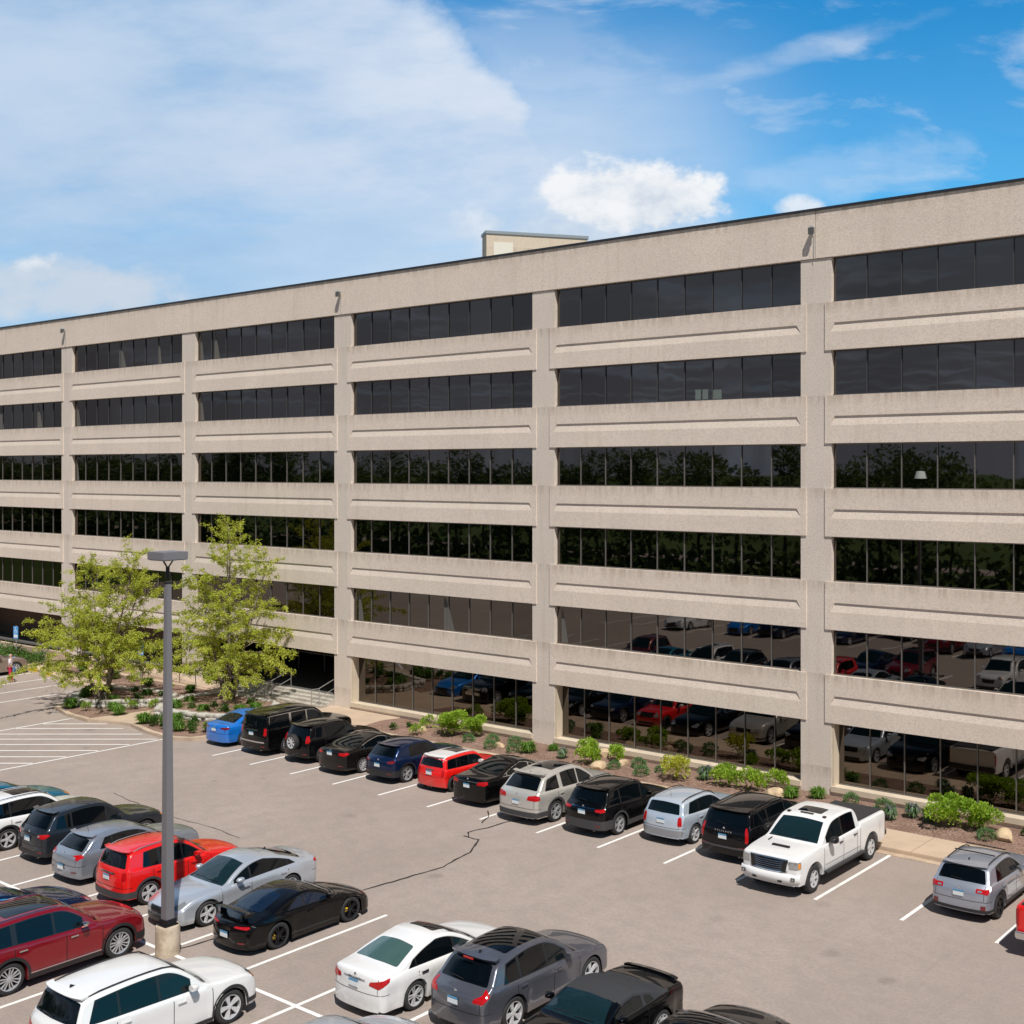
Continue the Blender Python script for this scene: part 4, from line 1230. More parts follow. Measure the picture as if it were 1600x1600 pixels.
# ------------------------------------------------------------------ the cars of the photograph
P_black = paint('black_paint', (.002, .002, .0025), .0, .25)
P_black2 = paint('black_pearl_paint', (.003, .003, .004), .0, .25)
P_navy = paint('navy_paint', (.006, .018, .060), .4, .25)
P_dkgrey = paint('dark_bluish_grey_paint', (.028, .034, .044), .5, .3)
P_char = paint('charcoal_grey_paint', (.115, .12, .145), .5, .28)
P_fusion = paint('very_dark_brown_grey_paint', (.008, .007, .0065), .1, .25)
P_silver = paint('silver_paint', (.56, .60, .66), .5, .3)
P_bsilver = paint('ice_silver_paint', (.56, .64, .74), .4, .3)
P_lsilver = paint('silver_blue_paint', (.38, .41, .48), .5, .3)
P_gsilver = paint('steel_grey_paint', (.28, .31, .365), .5, .28)
P_champ = paint('champagne_paint', (.58, .56, .52), .45, .34)
P_white = paint('white_paint', (.76, .76, .755), .0, .3)
P_red = paint('bright_red_paint', (.72, .008, .006), .0, .3)
P_ruby = paint('ruby_red_paint', (.26, .004, .012), .35, .28)
P_blue = paint('bright_blue_paint', (.008, .18, .66), .2, .28)
P_teal = paint('teal_paint', (.01, .16, .27), .35, .28)
P_bronze = paint('tan_bronze_paint', (.30, .24, .20), .5, .32)
P_maroon = paint('maroon_paint', (.12, .012, .012), .3, .28)
softm = nmat('soft_top_cloth', lambda nt, p: (nt.mix(nt.noise(p, 40, 3, .6), (.035, .036, .040), (.055, .056, .060)), None, 0), .9, .1)

five = ('plain', 5, alloy); seven = ('plain', 7, alloy); ten = ('plain', 10, alloy); twin = ('twin', 5, alloy); twin_d = ('twin', 5, alloy_dk); flare = ('flare', 5, alloy); six = ('truck', 6, alloy); mach = ('twin', 5, alloy_mc)

def base_suv(L, W, H, wb, fo, Rr, paint_, **k):
    hood = k.pop('hood', 1.02 * H / 1.68); cowl = k.pop('cowl', fo + .52); wt = k.pop('wt', cowl + .78)
    rt = k.pop('rt', L - .42); rb = k.pop('rb', L - .16); rbz = k.pop('rbz', .66 * H); belt0 = k.pop('belt0', hood - .03); belt1 = k.pop('belt1', hood + .06)
    d = dict(L=L, W=W, H=H, wb=wb, fo=fo, R=Rr, gc=.23, paint=paint_, kindr='suv', tum=17,
             prof=pf_suv(L, H, hood, cowl, wt, rt, rb, rbz, nose=k.pop('nose', .74), tail=k.pop('tail', .74), rdrop=k.pop('rdrop', .06)),
             belt=[(0, hood - .12), (cowl, belt0), (L - .3, belt1)], ws=((cowl + .02, hood + .02), (wt - .03, H - .075)),
             rg=((rb - .01, rbz + .03), (rt + .035, H - .06 - .07)), rim=five,
             wins=[(cowl + .38, fo + wb * .49), (fo + wb * .49 + .07, fo + wb - .16), (fo + wb - .09, L - .50)], wrear=L - .62,
             doors=[fo + .48, fo + wb * .49 + .03, fo + wb - .12], handles=[fo + wb * .49 - .16, fo + wb - .32], mirror=cowl + .50,
             hl=[(-.42, .72), (-.05, .66), (.22, .78), (.20, .86), (-.05, .82), (-.40, .80)], tl=[(-.36, .86), (.02, .84), (.20, .92), (.18, 1.0), (-.05, 1.0), (-.34, .96)],
             plate=.80, badge=.98, grille=(.60, .80, .42), refl=[(-.36, .42), (-.10, .42), (-.10, .46), (-.36, .46)], spoiler=(rt - .02, H - .065, W / 2 - .26, .12))
    d.update(k); return d
def base_sedan(L, W, H, wb, fo, Rr, paint_, **k):
    hood = k.pop('hood', .93); cowl = k.pop('cowl', fo + .48); wt = k.pop('wt', cowl + .92)
    rt = k.pop('rt', fo + wb - .28); rb = k.pop('rb', rt + .82); deck = k.pop('deck', 1.04); belt0 = k.pop('belt0', .90); belt1 = k.pop('belt1', .985)
    d = dict(L=L, W=W, H=H, wb=wb, fo=fo, R=Rr, gc=.17, paint=paint_, kindr='sedan', tum=24,
             prof=pf_sedan(L, H, hood, cowl, wt, rt, rb, deck),
             belt=[(0, hood - .14), (cowl, belt0), (L - .6, belt1), (L, belt1 - .05)], ws=((cowl + .02, hood + .02), (wt - .02, H - .07)),
             rg=((rb - .05, deck + .03), (rt + .04, H - .12)), rim=five, rgw=(W / 2 - .20, W / 2 - .36), wsw=(W / 2 - .14, W / 2 - .33), rgg=glass_car,
             wins=[(cowl + .42, fo + wb * .50), (fo + wb * .50 + .07, fo + wb - .10), (fo + wb - .05, fo + wb + .16)], wrear=fo + wb - .02,
             doors=[fo + .46, fo + wb * .50 + .03, fo + wb - .10], handles=[fo + wb * .50 - .16, fo + wb - .28], mirror=cowl + .52,
             hl=[(-.40, .60), (-.05, .58), (.32, .70), (.30, .76), (-.02, .72), (-.38, .68)], tl=[(-.40, .80), (-.05, .78), (.26, .84), (.22, .93), (-.05, .93), (-.38, .90)],
             plate=.78, badge=.93, grille=(.36, .60, .42), crown=.05)
    d.update(k); return d

U = R(90); Dn = R(-90)     # nose towards the building / towards the camera
def pos_nose(spec, x, nose_y, rz):
    return (x, nose_y - spec['L'] / 2) if rz > 0 else (x, nose_y + spec['L'] / 2)
def put(spec, x, axle_y, rz, name, label, cat):
    """axle_y: y of the rear axle (nose to building) or of the front axle (nose to camera)"""
    L, fo, wb = spec['L'], spec['fo'], spec['wb']
    if rz > 0: y = axle_y + (L / 2) - (L - fo - wb)      # centre ahead of rear axle
    else: y = axle_y + (L / 2 - fo)
    return make_car(spec, (x, y), rz, name, label, cat)

# ---- back row, along the building, left to right
s = base_sedan(4.64, 1.80, 1.44, 2.70, .92, .32, P_blue, rim=twin, tl=[(-.46, .84), (-.05, .80), (.24, .86), (.20, .93), (-.05, .92), (-.44, .90)], tl_mat=red_dk, plate=.80, fin=3.5)
put(s, -48.55, -8.15, U, 'sedan_car', 'bright blue sedan parked at the left end of the row next to the stone planter', 'car')
s = base_suv(5.18, 2.04, 1.89, 2.95, .96, .40, P_black, boxy=True, tum=11, hood=1.18, cowl=1.56, wt=2.22, rt=4.98, rb=5.10, rbz=1.20, belt0=1.16, belt1=1.20, nose=.92, tail=.85, rdrop=.03,
             wins=[(1.94, 2.80), (2.87, 3.68), (3.80, 4.86)], wrear=4.82, trim=chrome, rim=('twin', 6, alloy), rails=(2.4, 4.7, .30, chrome), rail_lift=.03, mir_s=1.25,
             tl=[(-.20, .92), (.02, .92), (.06, 1.0), (.06, 1.24), (-.18, 1.24)], garnish=(1.10, 1.15, .42, chrome), rear_panel=(.60, .66, .86, chrome), plate=.98, fin=None, rgw=(.74, .70), sunroof=(2.75, 3.5, .42), hl=[(-.40, .80), (.0, .80), (.12, .86), (.12, 1.04), (-.40, 1.04)], grille=(.60, 1.04, .55), grille_mat=chrome, exhaust=[-.62])
put(s, -45.75, -7.92, U, 'large_suv', 'very long black boxy sport utility vehicle with chrome window trim and chrome rear bumper strip', 'suv')
s = base_suv(4.42, 1.82, 1.68, 2.66, .88, .35, P_black2, rbz=1.12, rt=4.10, rb=4.34, tail=.80, plate=None, badge=None, tl=[(-.22, .92), (.02, .90), (.16, 1.02), (.10, 1.22), (-.16, 1.20), (-.20, 1.04)], rim=twin, rails=(1.9, 3.9, .30, trim_blk))
rt_, c_ = put(s, -43.0, -8.10, U, 'compact_suv', 'black sport utility vehicle with a spare wheel on its tailgate', 'suv')
dr, ty, rm = wheel_meshes(.345, ('plain', 7, alloy))
sp = bpy.data.objects.new('spare_wheel', dr); C.objects.link(sp); sp.parent = rt_; sp.location = (-s['L'] / 2 - .235, -.06, .93); sp.rotation_euler = (0, 0, R(90))
for nm, ms in (('tyre', ty), ('rim', rm)):
    t = bpy.data.objects.new(nm, ms); C.objects.link(t); t.parent = sp
s = base_sedan(4.87, 1.85, 1.475, 2.85, .95, .33, P_fusion, rim=ten, rt=3.42, rb=4.36, deck=1.08, belt1=1.0, trim=chrome, plate=.90, badge=1.0, fin=3.7, tl=[(-.42, .86), (-.05, .82), (.30, .90), (.22, .98), (-.05, .97), (-.40, .95)], refl=[(-.42, .40), (-.12, .40), (-.12, .44), (-.42, .44)])
put(s, -40.20, -8.28, U, 'sedan_car', 'brownish black sedan with chrome window strip, right of the vehicle with the spare wheel', 'car')
s = base_suv(4.39, 1.80, 1.56, 2.65, .90, .345, P_navy, rbz=1.08, rt=3.86, rb=4.22, tail=.80, rdrop=.08, clad=clad_dk, clad_z=(.50, .56, .40), rim=mach, tl=[(-.38, .86), (-.04, .84), (.16, .92), (.12, .98), (-.05, .97), (-.36, .93)], tl_mat=red_dk, plate=.76, badge=.95,
             wins=[(1.85, 2.28), (2.35, 3.12), (3.20, 3.42)], wrear=3.30)
s['wins'] = [(1.80, 2.30), (2.37, 3.36)]; s['wrear'] = 3.30; s['doors'] = [1.38, 2.34, 3.30]
put(s, -37.55, -8.25, U, 'compact_crossover', 'navy blue crossover with black lower cladding parked left of the small red car', 'crossover')
s = base_suv(3.80, 1.68, 1.41, 2.47, .72, .315, P_red, hood=.92, cowl=1.28, wt=1.78, rt=3.56, rb=3.72, rbz=.96, belt0=.86, belt1=.90, nose=.66, tail=.70, rdrop=.02, gc=.15, tum=11, rim=('plain', 5, alloy_dk), crown=.03,
             wins=[(1.50, 2.30), (2.36, 2.98), (3.04, 3.48)], wrear=3.44, doors=[1.25, 2.40], handles=[2.25], handle_mat=chrome, roof_panel=(1.82, 3.58, .60, P_white), sunroof=None, tl=[(-.18, .66), (-.02, .65), (.02, .70), (.02, .84), (-.04, .88), (-.17, .87)], garnish=(.86, .90, .22, chrome), plate=.76, badge=None, refl=None, spoiler=(3.54, 1.385, .56, .10), sp_mat=P_white, hl=[(-.42, .62), (-.16, .60), (-.02, .70), (-.06, .80), (-.30, .82)], mir_mat=P_white, exhaust=[-.08, .08], ws=((1.30, .94), (1.74, 1.33)))
rt_, c_ = put(s, -34.95, -8.12, U, 'small_hatchback', 'small red two-door hatchback with a white roof', 'car')
s2 = base_sedan(5.10, 1.86, 1.49, 2.84, 1.02, .345, P_black, rim=five, rt=3.40, rb=4.28, deck=1.10, belt1=1.02, trim=chrome, garnish=(.93, .965, .55, chrome), plate=.80, badge=1.03, fin=None, tl=[(-.46, .86), (-.05, .84), (.22, .90), (.18, 1.0), (-.05, 1.0), (-.44, .97)])
# sunroof glass laid into the white roof
m = MB(); g_ = []
for i in range(9):
    for j in range(9):
        x = 2.05 + .62 * i / 8; y = -.40 + .80 * j / 8
        z = c_.top(x) - .03 * (y / .55) ** 2; g_.append((c_.X(x), y, z + .012))
m.add(g_, [(i * 9 + j, i * 9 + j + 1, i * 9 + j + 10, i * 9 + j + 9) for i in range(8) for j in range(8)]); m.build('sunroof', glass_tint, rt_, True)
put(s2, -32.28, -8.10, U, 'sedan_car', 'black sedan with chrome side window surround, right of the small red hatchback', 'car')
s = base_suv(5.13, 1.99, 1.80, 3.02, 1.0, .385, P_champ, rbz=1.22, rt=4.46, rb=4.92, tail=.82, rdrop=.12, hood=1.10, cowl=1.50, wt=2.42, tum=20, clad=clad_m, clad_z=(.42, .50, .34), rim=mach, trim=P_champ, sunroof=(2.55, 3.75, .50), fin=4.3,
             tl=[(-.50, .92), (-.05, .90), (.24, .94), (.20, 1.08), (-.05, 1.10), (-.46, 1.06)], plate=.82, badge=1.06, wins=[(1.92, 2.66), (2.73, 3.58), (3.78, 4.56)], wrear=4.36, band=False, exhaust=[-.5], rgw=(.76, .66), refl=None)
s['refl'] = None
rt_, c_ = put(s, -29.28, -8.82, U, 'large_crossover', 'champagne silver sport utility vehicle with dark glass roof panels in the back row', 'suv')
s = base_suv(4.60, 1.86, 1.68, 2.69, .93, .36, P_black, rbz=1.14, rt=4.10, rb=4.38, tail=.84, clad=clad_m, clad_z=(.55, .62, .42), rim=mach, tl=[(-.38, .92), (-.05, .90), (.18, .94), (.14, 1.04), (-.05, 1.01), (-.38, 1.00)], garnish=(1.00, 1.03, .52, chrome), plate=.88, badge=1.04, fin=3.7, boxy=True, rails=(2.0, 3.9, .30, trim_blk), exhaust=[-.5])
put(s, -26.45, -8.68, U, 'compact_suv', 'black sport utility vehicle with grey wheel arches left of the light silver hatchback', 'suv')
s = base_suv(4.37, 1.775, 1.55, 2.60, .92, .33, P_bsilver, hood=.98, rbz=1.05, rt=4.05, rb=4.26, tail=.76, tum=15, rim=five, tl=[(-.20, .72), (-.02, .70), (.04, .74), (.06, .98), (-.04, 1.02), (-.18, .96)], rails=(1.9, 3.95, .28, trim_blk), rail_lift=.05, plate=.84, badge=None, garnish=None, mast=(3.7, 0), rear_panel=(.36, .56, .86, mat('grey_bumper_paint', (.32, .34, .37), .35, .5, .6)), wins=[(1.80, 2.24), (2.31, 3.18), (3.25, 3.82)], wrear=3.66, gfront=glass_car, grear=glass_car, rgg=glass_car, spoiler=None, rgw=(.66, .58))
put(s, -23.75, -7.92, U, 'hatchback_car', 'light silver tall hatchback with black roof rails', 'car')
s = base_suv(4.98, 1.975, 1.73, 2.90, .95, .375, P_black2, rbz=1.16, rt=4.62, rb=4.86, tail=.84, hood=1.10, boxy=True, rim=mach, tl=[(-.14, .74), (.0, .72), (.05, .80), (.06, 1.18), (-.04, 1.20), (-.12, 1.10)], text=('PALISADE', 1.02, .085, 1.9), plate=.86, badge=1.10, rear_panel=(.50, .56, .80, mat('satin_grey_trim', (.10, .10, .11), .4, .5)), exhaust=[-.72, -.6], rails=(2.2, 4.4, .30, trim_blk), wins=[(1.95, 2.45), (2.52, 3.60), (3.70, 4.50)], wrear=4.40, refl=[(-.42, .52), (-.12, .52), (-.12, .58), (-.42, .58)], rgw=(.76, .68))
put(s, -21.07, -7.95, U, 'large_suv', 'large black sport utility vehicle with tall upright tail lights parked left of the white pickup', 'suv')
# pickup truck, nose out
Lp = 6.08
pp = [(0, .50), (0, .90), (.01, 1.06), (.03, 1.19), (.16, 1.235), (1.05, 1.29), (1.42, 1.31), (1.80, 1.60), (2.20, 1.855), (2.5, 1.925), (3.2, 1.945), (3.75, 1.93), (3.98, 1.86), (4.06, 1.55), (4.09, 1.40), (4.16, 1.385), (5.2, 1.385), (6.0, 1.385), (6.06, 1.36), (6.07, 1.0), (6.08, .60)]
s = dict(L=Lp, W=2.04, H=1.95, wb=3.90, fo=.99, R=.415, gc=.40, paint=P_white, kindr='truck', tum=13, boxy=True, prof=pp, arch=.10, crown=.04, fup=-.02, rup=.06, taper=(.96, .985),
         sweep=[(0, .12), (1.4, .10), (2.3, .02), (3.8, 0), (4.1, 0), (6.08, -.06)],
         belt=[(0, 1.12), (.5, 1.20), (.9, 1.23), (1.5, 1.25), (4.05, 1.27), (4.2, 1.34), (6.08, 1.34)], ws=((1.45, 1.335), (2.17, 1.835)), wsw=(.84, .70), rg=None, rim=six,
         wins=[(1.86, 2.86), (2.96, 3.80)], wrear=3.76, doors=[1.62, 2.92, 3.88, 4.10], handles=[2.72, 3.70], handle_mat=trim_blk, mirror=1.98, mir_s=1.35, mir_h=1.25, mir_mat=trim_blk, mir=1,
         hl=[(-.34, .88), (-.02, .88), (.20, .90), (.20, 1.10), (-.34, 1.10)], hl_in=[(.05, .91), (.17, .92), (.17, 1.07), (.05, 1.07)], tl=[(-.03, .80), (.05, .80), (.05, 1.22), (-.03, 1.22)],
         grille=(.78, 1.13, .64), grille_mat=trim_blk, lgrille=(.46, .58, .62), fplate=.55, sunroof=(2.55, 3.10, .42), text=None, plate=None)
s['hl_mat'] = clr_l
rt_, c_ = put(s, -18.38, -9.80, Dn, 'pickup_truck', 'white crew-cab pickup truck with a black bed cover, backed into its space', 'pickup truck')
def pick_extra(rt_, c_):
    X = c_.X; m = MB(); g = []
    # tonneau cover
    m.box(X(6.0), X(4.16), -.86, .86, 1.386, 1.405); o = m.build('bed_cover', mat('vinyl_cover', (.028, .028, .030), .6), rt_); bevel(o, .008)
    # grille mesh bars
    for z in (.83, .89, .95, 1.01, 1.07):
        m = MB(); m.tube([(X(.03) , -.52, z), (X(-.035), -.3, z), (X(-.045), 0, z), (X(-.035), .3, z), (X(.03), .52, z)], .012, 6); m.build('grille_bar', mat('dark_chrome', (.42, .43, .45), .25, 1.0), rt_)
    fr = [(.62, .79), (.64, 1.12)]
    ring = []
    for y, z in [(-.60, .79), (-.3, .78), (0, .775), (.3, .78), (.60, .79), (.66, .96), (.63, 1.13), (.3, 1.145), (0, 1.15), (-.3, 1.145), (-.63, 1.13), (-.66, .96), (-.60, .79)]:
        ring.append((X(-.03 + .085 * (abs(y) / .64) ** 2.5), y, z))
    m = MB(); m.tube(ring, .026, 6); m.build('grille_surround', chrome, rt_, True)
    # front bumper
    V = []
    n = 14
    for k in range(n + 1):
        t = -1 + 2 * k / n; y = 1.0 * t; x = .09 - .20 * abs(t) ** 3.2
        for (dx, z) in ((0, .46), (.055, .50), (.065, .62), (.035, .71), (-.02, .74)): V.append((X(0) + x + dx - .045, y, z))
    m = MB(); m.add(V, [(k * 5 + j, k * 5 + j + 1, (k + 1) * 5 + j + 1, (k + 1) * 5 + j) for k in range(n) for j in range(4)])
    bp = m.build('front_bumper', P_white, rt_, True, 50, True)
    m = MB()
    for sg in (1, -1): m.box(X(0) + .085, X(0) + .10, min(sg * .36, sg * .50), max(sg * .36, sg * .50), .49, .55); m.box(X(0) + .02, X(0) + .055, min(sg * .78, sg * .90), max(sg * .78, sg * .90), .57, .67)
    o = m.build('bumper_opening', trim_blk, rt_); o.parent = bp
    m = MB()
    for sg in (1, -1): m.lathe([(.0005, .0), (.035, .0), (.04, -.01)], 14, 'y', 0, (0, 0, 0))
    o = MB()
    for sg in (1, -1):
        q = MB(); q.lathe([(.0005, .0), (.036, .0), (.042, -.01)], 14, 'y'); o.add([(y + X(0) + .062, x + sg * .84, z + .62) for x, y, z in q.v], q.f)
    f = o.build('fog_light', clr_l, rt_); f.parent = bp
    # hood scoop
    m = MB(); m.box(X(.82), X(.70), -.30, .30, 1.275, 1.315); bevel(m.build('hood_scoop', trim_blk, rt_), .012)
    m = MB(); m.tube([(X(1.30), -.62, 1.315), (X(1.05), -.60, 1.30)], .02, 6); m.build('hood_vent', trim_blk, rt_)
    # running boards
    for sg in (1, -1):
        m = MB(); m.box(X(4.25), X(1.60), *(sorted((sg * .98, sg * 1.14))), .44, .50); bevel(m.build('running_board', mat('step_bar_black', (.03, .03, .032), .5), rt_), .015)
        m = MB(); m.box(X(4.05), X(1.7), *(sorted((sg * 1.022, sg * 1.028))), .66, .69); m.build('door_moulding', mat('grey_moulding', (.45, .45, .45), .4), rt_)
    # cab lights
    m = MB()
    for y in (-.62, .62): m.box(X(2.44), X(2.34), y - .05, y + .05, 1.875, 1.915)
    m.box(X(2.46), X(2.38), -.22, .22, 1.905, 1.93); m.build('roof_marker_light', mat('smoked_lens', (.02, .015, .012), .2), rt_)
    # rear bumper
    m = MB(); m.box(X(6.18), X(6.02), -.96, .96, .52, .72); bevel(m.build('rear_bumper', mat('bumper_black', (.03, .03, .03), .5), rt_), .03)
pick_extra(rt_, c_)
# sport crossover on the right
s = base_suv(4.46, 1.80, 1.56, 2.665, .93, .345, P_lsilver, rbz=1.06, rt=3.98, rb=4.28, tail=.80, hood=.98, clad=clad_dk, clad_z=(.46, .40, .36), rim=('twin', 5, alloy_dk), rails=(1.8, 3.85, .30, trim_blk), rail_lift=.035, crossbars=(2.3, 3.2), fin=3.62, badge=.93, plate=.80,
             tl=[(-.42, .86), (-.10, .84), (.02, .82), (.20, .94), (.16, .98), (-.04, .96), (-.40, .97)], tl_in=[(-.36, .88), (-.20, .88), (-.20, .93), (-.36, .93)], wins=[(1.80, 2.30), (2.37, 3.24), (3.30, 3.66)], wrear=3.52, refl=[(-.26, .40), (-.08, .40), (-.08, .52), (-.26, .52)])
put(s, -13.08, -8.48, U, 'compact_crossover', 'silver blue crossover with black roof rails at the right beyond the empty space', 'crossover')
# red pickup at the right edge
pr = [(0, .50), (0, .86), (.02, 1.02), (.07, 1.14), (.25, 1.18), (1.05, 1.24), (1.42, 1.27), (1.80, 1.58), (2.20, 1.84), (2.5, 1.90), (3.2, 1.93), (3.75, 1.91), (3.98, 1.84), (4.06, 1.5), (4.09, 1.36), (4.16, 1.345), (5.2, 1.345), (5.74, 1.345), (5.79, 1.32), (5.81, 1.0), (5.82, .66)]
s = dict(L=5.82, W=2.02, H=1.93, wb=3.57, fo=1.0, R=.40, gc=.36, paint=P_red, kindr='truck', tum=13, boxy=True, prof=pr, arch=.07, taper=(.96, .985), sweep=[(0, .20), (1.4, .14), (2.3, .02), (3.8, 0), (4.1, 0), (5.82, -.06)],
         belt=[(0, 1.06), (.9, 1.18), (1.5, 1.21), (4.05, 1.23), (4.2, 1.30), (5.82, 1.30)], ws=((1.45, 1.30), (2.17, 1.82)), wsw=(.84, .70), rg=None, rim=six, rup=.12,
         wins=[(1.86, 2.86), (2.96, 3.80)], wrear=3.76, doors=[1.62, 2.92, 3.88], handles=[2.72, 3.70], mirror=1.98, mir_s=1.3,
         hl=[(-.34, .84), (-.02, .84), (.20, .88), (.20, 1.02), (-.34, 1.02)], tl=[(-.10, .80), (.08, .80), (.08, 1.22), (-.10, 1.22)], grille=(.70, 1.02, .5), plate=None)
rt_, c_ = put(s, -9.98, -9.62, U, 'pickup_truck', 'bright red pickup truck cut off by the right edge of the picture', 'pickup truck')
m = MB(); m.box(c_.X(5.94), c_.X(5.78), -.94, .94, .50, .70); bevel(m.build('rear_bumper', chrome, rt_), .03)
m = MB(); m.box(c_.X(5.7), c_.X(4.16), -.84, .84, 1.35, 1.37); m.build('bed_cover', MATS['vinyl_cover'], rt_)

# ---- near lot, far side (spaces towards the building)
s = base_sedan(4.50, 1.83, 1.28, 2.45, .99, .345, P_black, gc=.12, hood=.86, kindr='coupe', rim=('twin', 5, alloy_dk), caliper=True, plate=.52, badge=None, wiper=False, fin=None,
               belt=[(0, .66), (1.45, .84), (3.3, .90), (4.5, .86)],
               tl=[(-.58, .72), (-.05, .70), (.14, .74), (.10, .78), (-.05, .775), (-.56, .765)], hl=[(-.40, .62), (-.16, .58), (.02, .66), (.0, .78), (-.20, .80), (-.36, .76)],
               refl=[(-.40, .34), (-.14, .34), (-.14, .38), (-.40, .38)], grille=None, doors=[1.42, 2.55], handles=[2.40], wins=[(1.72, 2.55), (2.60, 3.10)], wrear=2.72, tum=27, sweep=[(0, .42), (1.2, .16), (2.2, 0), (3.5, -.06), (4.5, -.30)], mirror=1.80, gfront=mat('blue_tint_glass', (.004, .012, .03), .02, 0, 0), grear=MATS['blue_tint_glass'], rgg=MATS['blue_tint_glass'])
s['prof'] = [(0, .30), (0, .42), (.06, .52), (.30, .66), (.75, .80), (1.15, .875), (1.40, .915), (1.70, 1.08), (2.05, 1.23), (2.35, 1.275), (2.65, 1.275), (3.0, 1.225), (3.35, 1.12), (3.75, .98), (4.15, .88), (4.36, .84), (4.44, .78), (4.49, .62), (4.50, .34)]
s['ws'] = ((1.43, .93), (2.02, 1.215)); s['rg'] = ((3.82, .965), (2.98, 1.225)); s['rgw'] = (.52, .46); s['wsw'] = (.70, .56)
rt_, c_ = put(s, -27.52, -22.25, U, 'sports_coupe', 'black sports coupe with a large rear wing and yellow brake calipers', 'sports car')
m = MB(); V = []
for k in range(13):
    t = -1 + 2 * k / 12; y = .70 * t; z = 1.055 + .03 * (1 - t * t)
    for dx, dz in ((.13, -.012), (.05, .018), (-.10, .022), (-.12, .012), (0, -.014)): V.append((c_.X(4.22) + dx, y, z + dz))
m.add(V, [(k * 5 + j, k * 5 + (j + 1) % 5, (k + 1) * 5 + (j + 1) % 5, (k + 1) * 5 + j) for k in range(12) for j in range(5)] + [(4, 3, 2, 1, 0), tuple(60 + j for j in range(5))])
wg = m.build('rear_wing', P_black, rt_, True, 50, True)
for sg in (1, -1):
    m = MB(); m.box(c_.X(4.30), c_.X(4.12), sg * .45 - .02, sg * .45 + .02, .86, 1.06); k = m.build('wing_strut', P_black, rt_); k.parent = wg
    m = MB(); m.box(c_.X(4.36), c_.X(4.08), sg * .70 - .012, sg * .70 + .012, 1.02, 1.10); k = m.build('end_plate', P_black, rt_); k.parent = wg
s = base_sedan(4.92, 1.855, 1.46, 2.83, .96, .345, P_silver, rim=five, rt=3.45, rb=4.36, deck=1.06, belt1=1.0, grille=(.44, .62, .40), lgrille=(.22, .40, .62), hl=[(-.44, .62), (-.10, .60), (.34, .74), (.30, .78), (-.05, .74), (-.40, .68)], fin=3.5, plate=.78, tl=[(-.36, .84), (-.05, .82), (.26, .88), (.22, .97), (-.05, .97), (-.34, .94)], wsg=glass_ws)
put(s, -30.42, -22.45, Dn, 'sedan_car', 'silver sedan facing the camera behind the lamp post', 'car')
s = base_suv(4.28, 1.775, 1.67, 2.555, .88, .345, P_red, rbz=1.13, rt=3.98, rb=4.18, tail=.82, hood=1.04, boxy=True, clad=clad_m, clad_z=(.46, .50, .34), rim=('flare', 5, alloy), rails=(1.8, 3.8, .28, mat('grey_rail', (.3, .3, .31), .4, .6)), garnish=(.98, 1.02, .36, chrome), plate=.88, badge=None, tl=[(-.20, .84), (-.02, .82), (.08, .90), (.08, 1.04), (-.03, 1.08), (-.18, 1.04)], exhaust=[], refl=None, wins=[(1.75, 2.28), (2.35, 3.02), (3.12, 3.60)], wrear=3.52)
put(s, -33.22, -22.48, U, 'small_suv', 'bright red compact sport utility vehicle with grey rear bumper left of the lamp post', 'suv')
s = base_suv(4.49, 1.755, 1.47, 2.64, .92, .325, P_gsilver, gc=.18, hood=.95, rbz=1.02, rt=3.86, rb=4.26, tail=.76, rdrop=.07, tum=20, rim=ten, tl=[(-.36, .84), (-.05, .80), (.26, .90), (.20, .96), (-.05, .95), (-.32, .93)], tl_in=[(-.33, .84), (-.18, .83), (-.18, .90), (-.33, .90)], plate=.55, badge=.93, mast=(3.6, 0), wins=[(1.80, 2.28), (2.35, 3.22), (3.28, 3.66)], wrear=3.46, nose=.66)
put(s, -36.12, -22.2, U, 'hatchback_car', 'steel grey hatchback with a low number plate parked left of the red compact vehicle', 'car')
s = base_suv(4.54, 1.84, 1.68, 2.70, .92, .36, P_dkgrey, rbz=1.14, rt=4.02, rb=4.38, tail=.80, rdrop=.08, clad=clad_dk, clad_z=(.44, .44, .34), rim=twin, tl=[(-.42, .90), (-.05, .86), (.28, .96), (.20, 1.02), (-.05, 1.01), (-.38, .98)], tl_in=[(-.40, .92), (-.28, .91), (-.28, .97), (-.40, .97)], plate=.82, badge=1.02, mast=(3.7, 0), hl_mat=amb_l, exhaust=[-.55])
put(s, -38.88, -21.85, U, 'compact_suv', 'dark blue grey sport utility vehicle behind the steel grey hatchback', 'suv')
s = base_suv(4.62, 1.86, 1.68, 2.70, .92, .36, P_white, rbz=1.14, clad=clad_dk, clad_z=(.46, .50, .34), rim=five, rails=(1.9, 4.0, .30, chrome), sunroof=(2.1, 3.2, .40))
put(s, -41.62, -22.5, U, 'compact_suv', 'white sport utility vehicle cut off by the left edge beside the dark blue grey one', 'suv')
s = base_sedan(4.60, 1.78, 1.45, 2.68, .90, .32, P_teal, rim=five, hl_mat=amb_l)
put(s, -44.42, -22.15, U, 'sedan_car', 'teal blue car with an amber front corner light at the far left edge', 'car')
s = base_suv(4.60, 1.84, 1.66, 2.66, .92, .36, P_maroon)
put(s, -47.15, -23.55, U, 'compact_suv', 'maroon car of which only a sliver of roof and hood shows at the left edge', 'car')
